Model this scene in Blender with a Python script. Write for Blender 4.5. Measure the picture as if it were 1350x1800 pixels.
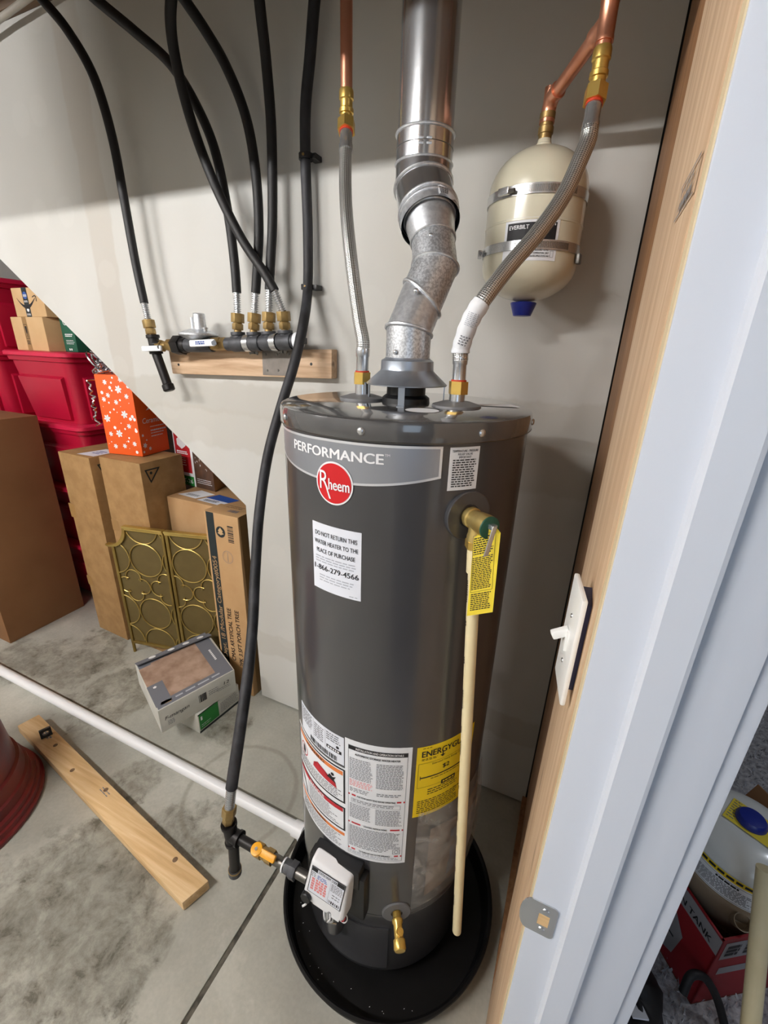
import bpy, bmesh, math, random
from mathutils import Vector, Matrix
random.seed(7)
for o in list(bpy.data.objects): bpy.data.objects.remove(o, do_unlink=True)
scn = bpy.context.scene
COL = scn.collection
R_ = math.radians

# ------------------------------------------------------------------ camera
# x runs along the back wall (right positive), y runs towards the back wall, z is up; floor at z = 0
F, CX, CY, CAMZ = 760.0, 675.0, 900.0, 1.62
EX = Vector((0.9100, 0.1711, -0.3769)); EZ = Vector((0.0301, -0.9355, -0.3520))
EX.normalize(); EZ = (EZ - EX*EX.dot(EZ)).normalized(); EY = EZ.cross(EX)     # world axes in (right, down, forward)
CAM = Vector((0, 0, CAMZ))
cd = bpy.data.cameras.new('camera'); cam = bpy.data.objects.new('camera', cd); COL.objects.link(cam)
cd.sensor_width = 36; cd.sensor_fit = 'AUTO'; cd.lens = F/1800*36; cd.clip_start = .02
cam.matrix_world = Matrix(((EX[0], -EX[1], -EX[2], CAM[0]), (EY[0], -EY[1], -EY[2], CAM[1]), (EZ[0], -EZ[1], -EZ[2], CAM[2]), (0, 0, 0, 1)))
scn.camera = cam
# ------------------------------------------------------------------ world, lamps, added fill lights, exposure
w = bpy.data.worlds.new('world'); scn.world = w; w.use_nodes = True
bg = w.node_tree.nodes['Background']; bg.inputs[0].default_value = (.80, .84, .95, 1); bg.inputs[1].default_value = .045
def led_tube(x0, x1, y, z, strength, col):      # bare LED shop-light tube with end caps under the joists
    me = bpy.data.meshes.new('led_tube'); b = bmesh.new()
    bmesh.ops.create_cone(b, cap_ends=True, segments=16, radius1=.028, radius2=.028, depth=x1-x0, matrix=Matrix.Rotation(math.pi/2, 4, 'Y')); b.to_mesh(me); b.free()
    m = bpy.data.materials.new('led_glow'); m.use_nodes = True; p = m.node_tree.nodes['Principled BSDF']
    p.inputs['Emission Color'].default_value = (*col, 1); p.inputs['Emission Strength'].default_value = strength; me.materials.append(m)
    o = bpy.data.objects.new('led_tube', me); COL.objects.link(o); o.location = ((x0+x1)/2, y, z)
    return o
for k, (x0, x1, st, lab) in enumerate(((-1.95, -.85, 245, 'white LED tube under the ceiling joists above the camera'), (-3.6, -2.7, 275, 'white LED tube under the ceiling joists towards the left wall'))):
    o = led_tube(x0, x1, -1.10, 2.62, st, (1, .99, .975)); o['label'] = lab; o['category'] = 'lamp'
al = bpy.data.lights.new('jamb_fill', 'AREA'); al.shape = 'RECTANGLE'; al.size = 1.4; al.size_y = 1.2; al.energy = 14; al.color = (.62, .79, 1)  # added cool fill light for the door jamb, no window stands there
ao = bpy.data.objects.new('jamb_fill', al); COL.objects.link(ao); ao.location = (.95, -2.2, 1.8)
ao.rotation_euler = (Vector((.1, .9, 1.0)) - Vector(ao.location)).to_track_quat('-Z', 'Y').to_euler()
pl_ = bpy.data.lights.new('room_fill', 'POINT'); pl_.energy = 26; pl_.color = (.86, .92, 1); pl_.shadow_soft_size = .12
po_ = bpy.data.objects.new('room_fill', pl_); COL.objects.link(po_); po_.location = (1.7, 1.3, 2.4)      # added point light that brightens the carpeted room, no known lamp
vs = scn.view_settings; vs.view_transform = 'Standard'; vs.look = 'None'; vs.gamma = 1; vs.exposure = 0.02; vs.use_curve_mapping = False

# ------------------------------------------------------------------ measuring helpers
def ray(px, py):
    v = Vector(((px-CX)/F, (py-CY)/F, 1)); return Vector((EX.dot(v), EY.dot(v), EZ.dot(v)))
def at(px, py, x=None, y=None, z=None):
    r = ray(px, py)
    t = (z-CAMZ)/r.z if z is not None else (y/r.y if y is not None else x/r.x)
    return CAM + r*t
HX, HY, HR = -.326, .831, .241          # water heater axis and jacket radius
WY = 1.299                              # face of the back wall

# ------------------------------------------------------------------ materials
def s2l(c): c /= 255; return c/12.92 if c <= .04045 else ((c+.055)/1.055)**2.4
def rgb(c): return (s2l(c[0]), s2l(c[1]), s2l(c[2]), 1)
class Nt:
    def __init__(s, m): s.t = m.node_tree; s.n = s.t.nodes; s.b = s.n['Principled BSDF']
    def new(s, t, **k):
        n = s.n.new(t)
        for a, b in k.items(): setattr(n, a, b)
        return n
    def ln(s, a, b): s.t.links.new(a, b)
MATS = {}
def base(name, col, rough=.5, metal=0, **k):
    m = bpy.data.materials.new(name); m.use_nodes = True; N = Nt(m); b = N.b
    b.inputs['Base Color'].default_value = rgb(col); b.inputs['Roughness'].default_value = rough; b.inputs['Metallic'].default_value = metal
    if 'coat' in k: b.inputs['Coat Weight'].default_value = k['coat']; b.inputs['Coat Roughness'].default_value = k.get('coatr', .08)
    if 'spec' in k: b.inputs['Specular IOR Level'].default_value = k['spec']
    MATS[name] = m; return m, N
def noise(N, scale, detail=4, stretch=(1, 1, 1), rough=.55, coord='Object', dist=0):
    tc = N.new('ShaderNodeTexCoord'); mp = N.new('ShaderNodeMapping'); mp.inputs['Scale'].default_value = stretch
    N.ln(tc.outputs[coord], mp.inputs[0]); n = N.new('ShaderNodeTexNoise')
    n.inputs['Scale'].default_value = scale; n.inputs['Detail'].default_value = detail; n.inputs['Roughness'].default_value = rough; n.inputs['Distortion'].default_value = dist
    N.ln(mp.outputs[0], n.inputs['Vector']); return n.outputs['Fac']
def ramp(N, fac, stops):
    r = N.new('ShaderNodeValToRGB'); e = r.color_ramp.elements
    while len(e) < len(stops): e.new(.5)
    for i, (p, c) in enumerate(stops): e[i].position = p; e[i].color = rgb(c) if len(c) == 3 else c
    N.ln(fac, r.inputs[0]); return r.outputs[0]
def mixc(N, fac, a, b, mode='MIX'):
    m = N.new('ShaderNodeMix', data_type='RGBA', blend_type=mode)
    if isinstance(fac, float): m.inputs[0].default_value = fac
    else: N.ln(fac, m.inputs[0])
    for i, c in ((6, a), (7, b)):
        if isinstance(c, tuple): m.inputs[i].default_value = rgb(c) if len(c) == 3 else c
        else: N.ln(c, m.inputs[i])
    return m.outputs[2]
def bump(N, fac, strength=.2, dist=.01):
    b = N.new('ShaderNodeBump'); b.inputs['Strength'].default_value = strength; b.inputs['Distance'].default_value = dist
    N.ln(fac, b.inputs['Height']); N.ln(b.outputs[0], N.b.inputs['Normal'])
def vmat(name, c1, c2, rough=.5, metal=0, scale=8, stretch=(1, 1, 1), bmp=0, lo=.35, hi=.65, detail=4, bd=.004, **k):
    m, N = base(name, c1, rough, metal, **k)
    f = noise(N, scale, detail, stretch); N.ln(ramp(N, f, [(lo, c1), (hi, c2)]), N.b.inputs['Base Color'])
    if bmp: bump(N, f, bmp, bd)
    return m
def math_(N, op, a, b=None):
    n = N.new('ShaderNodeMath', operation=op)
    for i, v in enumerate((a, b)):
        if v is None: continue
        if isinstance(v, (int, float)): n.inputs[i].default_value = v
        else: N.ln(v, n.inputs[i])
    return n.outputs[0]
# drywall with joint compound
def drywall():
    m, N = base('drywall', (222, 218, 209), .85)
    big = noise(N, 1.1, 3, (1, 1, .55)); c = ramp(N, big, [(.38, (191, 189, 183)), (.62, (204, 203, 199))])
    edge = noise(N, 5, 6, (1.2, 1, .5), .6)
    tc = N.new('ShaderNodeTexCoord'); sx = N.new('ShaderNodeSeparateXYZ'); N.ln(tc.outputs['Object'], sx.inputs[0])
    wob = math_(N, 'MULTIPLY', math_(N, 'SUBTRACT', edge, .5), .10)
    xx = math_(N, 'ADD', sx.outputs[0], wob); zz = math_(N, 'ADD', sx.outputs[2], wob)
    def band(v, c0, hw, soft=.012):
        d = math_(N, 'ABSOLUTE', math_(N, 'SUBTRACT', v, c0)); mr = N.new('ShaderNodeMapRange')
        N.ln(d, mr.inputs[0]); mr.inputs[1].default_value = hw; mr.inputs[2].default_value = hw+soft; mr.inputs[3].default_value = 1; mr.inputs[4].default_value = 0
        return mr.outputs[0]
    for v, c0, hw, colr, a in ((xx, -2.07, .10, (176, 173, 160), .7), (xx, -1.90, .09, (166, 158, 146), .6), (xx, -1.28, .10, (183, 178, 163), .7), (xx, -.98, .05, (206, 204, 198), .6),
                               (zz, 1.42, .055, (180, 176, 167), .5), (zz, 1.30, .07, (186, 182, 173), .5), (xx, -.08, .06, (180, 172, 161), .5), (zz, .33, .05, (182, 178, 169), .5)):
        f = math_(N, 'MULTIPLY', band(v, c0, hw), a); c = mixc(N, f, c, colr)
    # round dabs over the screw heads
    vo = N.new('ShaderNodeTexVoronoi', feature='F1', voronoi_dimensions='2D'); mp = N.new('ShaderNodeMapping'); N.ln(tc.outputs['Object'], mp.inputs[0])
    mp.inputs['Rotation'].default_value = (R_(90), 0, 0); N.ln(mp.outputs[0], vo.inputs['Vector']); vo.inputs['Scale'].default_value = 3.1; vo.inputs['Randomness'].default_value = .8
    dd = math_(N, 'ADD', vo.outputs['Distance'], math_(N, 'MULTIPLY', wob, 1.1))
    c = mixc(N, math_(N, 'MULTIPLY', ramp(N, dd, [(.145, (255, 255, 255)), (.17, (0, 0, 0))]), .16), c, (208, 206, 200))
    N.ln(c, N.b.inputs['Base Color']); bump(N, edge, .05, .004)
drywall()
def concrete():
    m, N = base('concrete', (160, 156, 144), .6)
    geo = N.new('ShaderNodeNewGeometry'); pos = geo.outputs['Position']
    def nz(scale, detail, rough, dist=0):
        n = N.new('ShaderNodeTexNoise'); N.ln(pos, n.inputs['Vector']); n.inputs['Scale'].default_value = scale; n.inputs['Detail'].default_value = detail; n.inputs['Roughness'].default_value = rough; n.inputs['Distortion'].default_value = dist; return n.outputs['Fac']
    b = nz(5.5, 9, .68, .25); g = nz(95, 3, .5); d = nz(2.3, 7, .6, .2); e = nz(13, 9, .75, .3)
    c = ramp(N, d, [(.34, (158, 157, 148)), (.48, (172, 171, 161)), (.56, (181, 180, 170)), (.68, (194, 193, 183))])
    def dist_to(x, y):
        v = N.new('ShaderNodeVectorMath', operation='DISTANCE'); N.ln(pos, v.inputs[0]); v.inputs[1].default_value = (x, y, 0); return v.outputs['Value']
    def spot(x, y, r):     # 1 inside, ragged by the noise, 0 outside
        q = math_(N, 'ADD', dist_to(x, y), math_(N, 'MULTIPLY', math_(N, 'SUBTRACT', b, .5), r*2.6)); mr = N.new('ShaderNodeMapRange'); N.ln(q, mr.inputs[0])
        mr.inputs[1].default_value = r*.80; mr.inputs[2].default_value = r*1.05; mr.inputs[3].default_value = 1; mr.inputs[4].default_value = 0; return mr.outputs[0]
    f = None
    for x, y, r in ((-2.26, 1.10, .26), (-1.85, .98, .20), (-2.5, .93, .18), (-1.20, .42, .22), (-1.20, .22, .24), (-.95, .34, .16), (-1.02, .64, .17), (-1.35, .72, .10), (-1.5, .15, .2), (-1.22, 1.10, .10), (-3.0, .6, .3)):
        k = spot(x, y, r); f = k if f is None else math_(N, 'MAXIMUM', f, k)
    tex = ramp(N, e, [(.40, (120, 120, 120)), (.62, (255, 255, 255))]); c = mixc(N, math_(N, 'MULTIPLY', math_(N, 'MULTIPLY', f, tex), .78), c, (100, 96, 85))
    dk = ramp(N, e, [(.58, (0, 0, 0)), (.66, (255, 255, 255))]); c = mixc(N, math_(N, 'MULTIPLY', math_(N, 'MULTIPLY', dk, f), .6), c, (84, 79, 68))
    rg = math_(N, 'ABSOLUTE', math_(N, 'SUBTRACT', math_(N, 'ADD', dist_to(-.949, .867), math_(N, 'MULTIPLY', math_(N, 'SUBTRACT', b, .5), .03)), .209)); mr = N.new('ShaderNodeMapRange'); N.ln(rg, mr.inputs[0]); mr.inputs[1].default_value = .004; mr.inputs[2].default_value = .013; mr.inputs[3].default_value = .35; mr.inputs[4].default_value = 0
    c = mixc(N, mr.outputs[0], c, (120, 112, 96))
    lt = ramp(N, nz(3.7, 8, .65, .3), [(.58, (0, 0, 0)), (.63, (255, 255, 255))]); c = mixc(N, math_(N, 'MULTIPLY', lt, .28), c, (208, 207, 197))
    c = mixc(N, .12, c, ramp(N, g, [(.3, (120, 118, 110)), (.7, (255, 255, 250))]), 'MULTIPLY')
    N.ln(c, N.b.inputs['Base Color']); r = N.new('ShaderNodeMapRange'); N.ln(f, r.inputs[0]); r.inputs[3].default_value = .62; r.inputs[4].default_value = .34
    N.ln(r.outputs[0], N.b.inputs['Roughness']); bump(N, e, .10, .003)
concrete()
def wood(name, c1, c2, c3, scale=1.0, along='x', rough=.6):
    st = {'x': (1.2, 22, 22), 'y': (22, 1.2, 22), 'z': (22, 22, 1.2)}[along]
    kn = {'x': (2.2, 9, 9), 'y': (9, 2.2, 9), 'z': (9, 9, 2.2)}[along]
    m, N = base(name, c1, rough)
    f = noise(N, 2.2*scale, 5, st, .6, dist=.5); c = ramp(N, f, [(.30, c3), (.5, c1), (.68, c2)])
    k = noise(N, 1.6*scale, 2, kn); c = mixc(N, ramp(N, k, [(.68, (0, 0, 0)), (.76, (255, 255, 255))]), c, tuple(int(v*.72) for v in c3))
    N.ln(c, N.b.inputs['Base Color']); bump(N, f, .08, .002)
vmat('joint_grey', (96, 92, 82), (60, 57, 50), .8, 0, 30, lo=.4, hi=.6)
wood('pine', (220, 184, 134), (232, 202, 158), (204, 164, 114))
wood('pine_z', (202, 172, 140), (214, 188, 158), (186, 154, 122), along='z')
wood('pine_shaded_z', (150, 108, 72), (164, 122, 86), (128, 90, 60), along='z')  # darker pine: the weaker light on the corner studs is in the colour
wood('board_wood', (206, 174, 142), (218, 190, 160), (180, 145, 112))
wood('joist_wood', (116, 90, 66), (132, 106, 80), (92, 70, 50))
wood('stair_wood', (92, 60, 42), (104, 70, 50), (72, 46, 32))
wood('osb', (146, 124, 98), (166, 144, 116), (118, 98, 76))
base('jamb_paint', (205, 210, 220), .42)
base('white_edge', (236, 236, 234), .4)
base('raw_edge', (222, 204, 168), .6)
vmat('heater_grey', (66, 66, 69), (62, 62, 65), .28, .0, 3, coat=.6, coatr=.12)
vmat('cap_grey', (80, 80, 81), (75, 75, 76), .20, .0, 3, coat=1, coatr=.05)
base('seam_dark', (40, 40, 42), .5)
base('boss_grey', (110, 110, 112), .5)
vmat('galv', (224, 227, 231), (204, 207, 212), .40, .80, 120, lo=.4, hi=.6, bmp=.03, bd=.001)
vmat('galv_clean', (222, 224, 227), (208, 210, 214), .20, .93, 9, stretch=(1, 1, .2))
vmat('galv_spangle', (220, 223, 227), (180, 183, 188), .42, .78, 240, lo=.42, hi=.58, bmp=.05, bd=.001)
vmat('zinc_plate', (138, 131, 125), (112, 106, 100), .5, .6, 14)
vmat('hood_zinc', (180, 187, 196), (154, 161, 171), .38, .8, 10)
base('steel', (206, 208, 210), .27, .85)
base('steel_dark', (120, 118, 114), .4, 1)
base('black_iron', (44, 42, 42), .45, .6)
vmat('iron_grey', (92, 93, 97), (72, 73, 77), .55, .5, 30, bmp=.1, bd=.001)
vmat('brass', (226, 202, 132), (200, 168, 96), .34, .8, 20)
vmat('brass_old', (186, 158, 104), (146, 120, 76), .44, .75, 24)
vmat('brass_bright', (230, 196, 110), (214, 176, 88), .30, .8, 18)
vmat('copper', (232, 168, 138), (212, 138, 106), .32, .85, 12, stretch=(1, 1, .3))
base('red_washer', (196, 62, 34), .5)
vmat('black_rubber', (30, 29, 30), (20, 19, 20), .55, 0, 30, stretch=(1, 1, .3), lo=.3, hi=.7)
vmat('black_rubber_dusty', (52, 52, 57), (26, 26, 29), .6, 0, 26, stretch=(1, 1, .4), lo=.35, hi=.62)
vmat('pan_black', (9, 9, 10), (14, 14, 15), .48, 0, 14, spec=.3)
base('plastic_black', (24, 24, 26), .45)
base('pvc_white', (232, 232, 234), .35)
vmat('cpvc_cream', (236, 222, 182), (228, 212, 168), .4, 0, 10)
vmat('tank_cream', (222, 217, 194), (218, 212, 188), .28, 0, 4, coat=.5)
base('blue_plastic', (28, 44, 140), .35)
base('paper_white', (232, 234, 238), .6)
base('paper_cool', (226, 229, 238), .6)
base('ink', (26, 26, 30), .6)
base('ink_grey', (120, 122, 128), .6)
base('ink_pale', (176, 180, 190), .6)
base('ink_red', (190, 40, 52), .6)
base('ink_pink', (226, 140, 140), .6)
base('ink_orange', (226, 128, 66), .6)
base('ink_blue', (44, 82, 160), .6)
base('ink_white', (238, 238, 240), .5)
base('badge_red', (206, 26, 34), .35)
base('band_silver', (160, 164, 172), .35, .6)
base('band_line', (226, 228, 232), .3, .5)
base('label_yellow', (240, 208, 18), .5)
base('tag_yellow', (238, 214, 62), .55)
base('tag_green', (30, 84, 66), .45)
base('handle_yellow', (238, 168, 32), .4)
base('valve_white', (234, 234, 236), .35)
base('tote_red', (176, 18, 52), .36)
base('tote_rim', (206, 34, 72), .36)
vmat('tub_red', (118, 22, 24), (92, 16, 20), .38, 0, 7)
vmat('card_tall', (166, 130, 84), (150, 114, 70), .75, 0, 16, bmp=.05)
vmat('card_big', (142, 102, 66), (132, 93, 58), .75, 0, 3)
vmat('card_light', (206, 172, 128), (198, 162, 116), .75, 0, 6)
vmat('card_mid', (182, 146, 104), (170, 132, 90), .75, 0, 6)
vmat('card_tree', (196, 158, 112), (186, 146, 100), .75, 0, 6)
base('tape', (158, 122, 76), .35)
base('card_orange', (236, 92, 20), .6)
base('card_red', (178, 30, 38), .55)
base('card_green', (22, 88, 66), .6)
base('card_black', (30, 40, 42), .6)
vmat('lights_photo', (96, 66, 48), (70, 50, 40), .6, 0, 20)
base('green_panel', (34, 130, 52), .55)
base('grey_card', (112, 115, 124), .6)
vmat('white_card', (212, 211, 204), (196, 195, 186), .65, 0, 8)
vmat('tile_print', (178, 152, 134), (146, 118, 100), .6, 0, 14, detail=8, lo=.38, hi=.62)
vmat('gold', (158, 134, 74), (138, 115, 60), .38, .75, 10)
vmat('gold_bright', (214, 188, 112), (194, 166, 92), .34, .8, 10)
vmat('gold_mesh', (110, 94, 54), (104, 88, 50), .6, .3, 12)
base('tinsel', (226, 226, 232), .2, 1)
base('switch_white', (240, 240, 238), .3)
base('box_blue', (66, 72, 120), .5)
vmat('carpet', (186, 184, 187), (140, 138, 142), .95, 0, 60, bmp=.6, bd=.01)
vmat('carpet_fibre', (226, 224, 228), (130, 128, 132), .95, 0, 26)
vmat('tank_white', (226, 228, 226), (214, 216, 214), .25, 0, 5, coat=.4)
base('tank_tan', (168, 150, 128), .4, .4)
base('box_red', (150, 24, 34), .55)
base('box_grey', (150, 148, 152), .55)
base('bag_black', (22, 21, 24), .6)
base('cable_grey', (176, 170, 160), .5)
def braid():
    m, N = base('braid', (214, 214, 212), .33, .85)
    tc = N.new('ShaderNodeTexCoord'); sx = N.new('ShaderNodeSeparateXYZ'); N.ln(tc.outputs['UV'], sx.inputs[0])
    u = math_(N, 'MULTIPLY', sx.outputs[0], 2*math.pi*10); v = math_(N, 'MULTIPLY', sx.outputs[1], 2*math.pi*150)
    a = math_(N, 'SINE', math_(N, 'ADD', u, v)); b = math_(N, 'SINE', math_(N, 'SUBTRACT', u, v)); f = math_(N, 'ADD', math_(N, 'MULTIPLY', math_(N, 'MULTIPLY', a, b), .5), .5)
    N.ln(ramp(N, f, [(.25, (130, 128, 124)), (.6, (226, 226, 224))]), N.b.inputs['Base Color']); bump(N, f, .5, .0012)
braid()
def clear(name, col, alpha, rough):
    m, N = base(name, col, rough); f = noise(N, 16, 6, dist=1.5)
    r = N.new('ShaderNodeMapRange'); N.ln(f, r.inputs[0]); r.inputs[1].default_value = .4; r.inputs[2].default_value = .7; r.inputs[3].default_value = alpha*.35; r.inputs[4].default_value = alpha
    N.ln(r.outputs[0], N.b.inputs['Alpha']); bump(N, f, .5, .01)
clear('clear_bag', (196, 194, 190), .50, .12)
vmat('bag_paper', (146, 128, 114), (104, 88, 78), .6, 0, 12)

# ------------------------------------------------------------------ mesh helpers
OFF = {}
class MB:
    def __init__(s): s.v = []; s.f = []; s.uv = {}
    def add(s, vs, fs, uvs=None):
        n = len(s.v); s.v += [Vector(p) for p in vs]
        for i, f in enumerate(fs):
            if uvs: s.uv[len(s.f)] = uvs[i]
            s.f.append([n+j for j in f])
        return s
    def hexa(s, p):     # 4 bottom + 4 top corners, same winding
        return s.add(p, [(0, 3, 2, 1), (4, 5, 6, 7), (0, 1, 5, 4), (1, 2, 6, 5), (2, 3, 7, 6), (3, 0, 4, 7)])
    def box(s, x0, x1, y0, y1, z0, z1):
        return s.hexa([(x0, y0, z0), (x1, y0, z0), (x1, y1, z0), (x0, y1, z0), (x0, y0, z1), (x1, y0, z1), (x1, y1, z1), (x0, y1, z1)])
    def obox(s, c, ax, ay, az, sx, sy, sz):
        c = Vector(c); ax, ay, az = (Vector(a).normalized() for a in (ax, ay, az))
        q = [(-1, -1), (1, -1), (1, 1), (-1, 1)]
        return s.hexa([c+ax*a*sx/2+ay*b*sy/2-az*sz/2 for a, b in q]+[c+ax*a*sx/2+ay*b*sy/2+az*sz/2 for a, b in q])
    def quadprism(s, base4, z0, z1):
        return s.hexa([(p[0], p[1], z0) for p in base4]+[(p[0], p[1], z1) for p in base4])
    def prism(s, pts, d):   # planar polygon pts (3D), extruded by d
        n = len(pts); d = Vector(d); a = [Vector(p) for p in pts]
        return s.add(a+[p+d for p in a], [tuple(range(n-1, -1, -1)), tuple(range(n, 2*n))]+[(i, (i+1) % n, n+(i+1) % n, n+i) for i in range(n)])
    def lathe(s, prof, o=(0, 0, 0), axis=(0, 0, 1), n=24, cap=True, ph=0):
        o = Vector(o); a = Vector(axis).normalized(); u = a.orthogonal().normalized() if abs(a.z) < .999 else Vector((1, 0, 0)); b = a.cross(u)
        vs = []; fs = []
        for r, h in prof:
            for i in range(n):
                t = ph+2*math.pi*i/n; vs.append(o+a*h+(u*math.cos(t)+b*math.sin(t))*r)
        for k in range(len(prof)-1):
            for i in range(n): j = (i+1) % n; fs.append((k*n+i, k*n+j, (k+1)*n+j, (k+1)*n+i))
        if cap:
            if prof[0][0] > 1e-6: fs.append(tuple(range(n-1, -1, -1)))
            if prof[-1][0] > 1e-6: m = (len(prof)-1)*n; fs.append(tuple(range(m, m+n)))
        return s.add(vs, fs)
    def rod(s, a, b, r, n=16, r2=None):
        a = Vector(a); b = Vector(b); return s.lathe([(r, 0), (r2 if r2 is not None else r, (b-a).length)], a, b-a, n)
    def nut(s, a, b, r): return s.rod(a, b, r, 6)
    def tube(s, pts, rad, n=14, cap=True):
        pts = [Vector(p) for p in pts]; m = len(pts); rad = rad if isinstance(rad, (list, tuple)) else [rad]*m
        T = [(pts[min(i+1, m-1)]-pts[max(i-1, 0)]).normalized() for i in range(m)]
        u = T[0].orthogonal().normalized(); vs = []; fs = []; uvs = []; L = 0; ln = [0]
        for i in range(1, m): L += (pts[i]-pts[i-1]).length; ln.append(L)
        for i in range(m):
            u = (u-T[i]*u.dot(T[i])).normalized(); b = T[i].cross(u)
            for k in range(n):
                t = 2*math.pi*k/n; vs.append(pts[i]+(u*math.cos(t)+b*math.sin(t))*rad[i])
        for i in range(m-1):
            for k in range(n):
                j = (k+1) % n; fs.append((i*n+k, i*n+j, (i+1)*n+j, (i+1)*n+k)); uvs.append([(k/n, ln[i]), ((k+1)/n, ln[i]), ((k+1)/n, ln[i+1]), (k/n, ln[i+1])])
        if cap:
            fs += [tuple(range(n-1, -1, -1)), tuple(range((m-1)*n, m*n))]; uvs += [[(0, 0)]*n]*2
        return s.add(vs, fs, uvs)
    def sphere(s, c, r, n=12, sc=(1, 1, 1)):
        c = Vector(c); m = n//2; pr = [(math.sin(math.pi*i/m), -math.cos(math.pi*i/m)) for i in range(m+1)]
        k = MB().lathe([(max(a, 1e-4), b) for a, b in pr], n=n); return s.add([c+Vector((p.x*r*sc[0], p.y*r*sc[1], p.z*r*sc[2])) for p in k.v], k.f)
    def build(s, name, mat, parent=None, bevel=0, smooth=True, ang=38, seg=2, recalc=True):
        vs = s.v
        if parent is None:
            xs = [p.x for p in vs]; ys = [p.y for p in vs]
            off = Vector(((min(xs)+max(xs))/2, (min(ys)+max(ys))/2, min(p.z for p in vs)))
        else: off = OFF[parent.name]
        me = bpy.data.meshes.new(name); me.from_pydata([p-off for p in vs], [], s.f)
        if s.uv:
            ul = me.uv_layers.new(name='UVMap')
            for p in me.polygons:
                q = s.uv.get(p.index)
                if q:
                    for li, c in zip(p.loop_indices, q): ul.data[li].uv = c
        if recalc or bevel:
            b = bmesh.new(); b.from_mesh(me)
            if recalc: bmesh.ops.recalc_face_normals(b, faces=b.faces)
            if bevel:
                es = [e for e in b.edges if len(e.link_faces) == 2 and e.calc_face_angle(0) > R_(30)]
                bmesh.ops.bevel(b, geom=es, offset=bevel, segments=seg, affect='EDGES', profile=.6, clamp_overlap=True)
            b.to_mesh(me); b.free()
        me.materials.append(MATS[mat])
        if smooth: me.shade_smooth(); me.set_sharp_from_angle(angle=R_(ang))
        o = bpy.data.objects.new(name, me); COL.objects.link(o)
        if parent is None: o.location = off
        else: o.parent = parent
        OFF[o.name] = off; return o
def empty(name, loc):
    o = bpy.data.objects.new(name, None); COL.objects.link(o); o.location = loc; o.empty_display_size = .05; OFF[o.name] = Vector(loc); return o
def tag(o, label, cat, group=None):
    o['label'] = label; o['category'] = cat
    if group: o['group'] = group
    return o
def thing(name, loc, label, cat, group=None): return tag(empty(name, loc), label, cat, group)
def struct(o): o['kind'] = 'structure'; return o
def stuff(o): o['kind'] = 'stuff'; return o
def spl(pts, k=8):
    p = [Vector(q) for q in pts]; p = [p[0]*2-p[1]]+p+[p[-1]*2-p[-2]]; out = []
    for i in range(1, len(p)-2):
        a, b, c, d = p[i-1:i+3]
        for j in range(k):
            t = j/k; out.append(.5*((2*b)+(c-a)*t+(2*a-5*b+4*c-d)*t*t+(3*b-a-3*c+d)*t**3))
    out.append(p[-2]); return out

# flat print laid on a surface ------------------------------------------------
class Plane:
    def __init__(s, O, U, V, N=None): s.O = Vector(O); s.U = Vector(U).normalized(); s.V = Vector(V).normalized(); s.N = Vector(N).normalized() if N else s.U.cross(s.V)
    def p(s, u, v, h): return s.O+s.U*u+s.V*v+s.N*h
class Cyl:
    def __init__(s, deg, z, r=HR, c=(HX, HY)): s.a = R_(deg); s.z = z; s.r = r; s.c = c
    def p(s, u, v, h):
        a = s.a+u/s.r; return Vector((s.c[0]+(s.r+h)*math.cos(a), s.c[1]+(s.r+h)*math.sin(a), s.z+v))
GL = {}
def glyphs(st, bold):
    k = (st, bold)
    if k not in GL:
        cu = bpy.data.curves.new('t', 'FONT'); cu.body = st; cu.size = 1; cu.offset = bold; cu.resolution_u = 3
        o = bpy.data.objects.new('t', cu); COL.objects.link(o); dg = bpy.context.evaluated_depsgraph_get(); me = o.evaluated_get(dg).to_mesh()
        GL[k] = ([(v.co.x, v.co.y) for v in me.vertices], [tuple(p.vertices) for p in me.polygons])
        o.evaluated_get(dg).to_mesh_clear(); bpy.data.objects.remove(o); bpy.data.curves.remove(cu)
    return GL[k]
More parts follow.
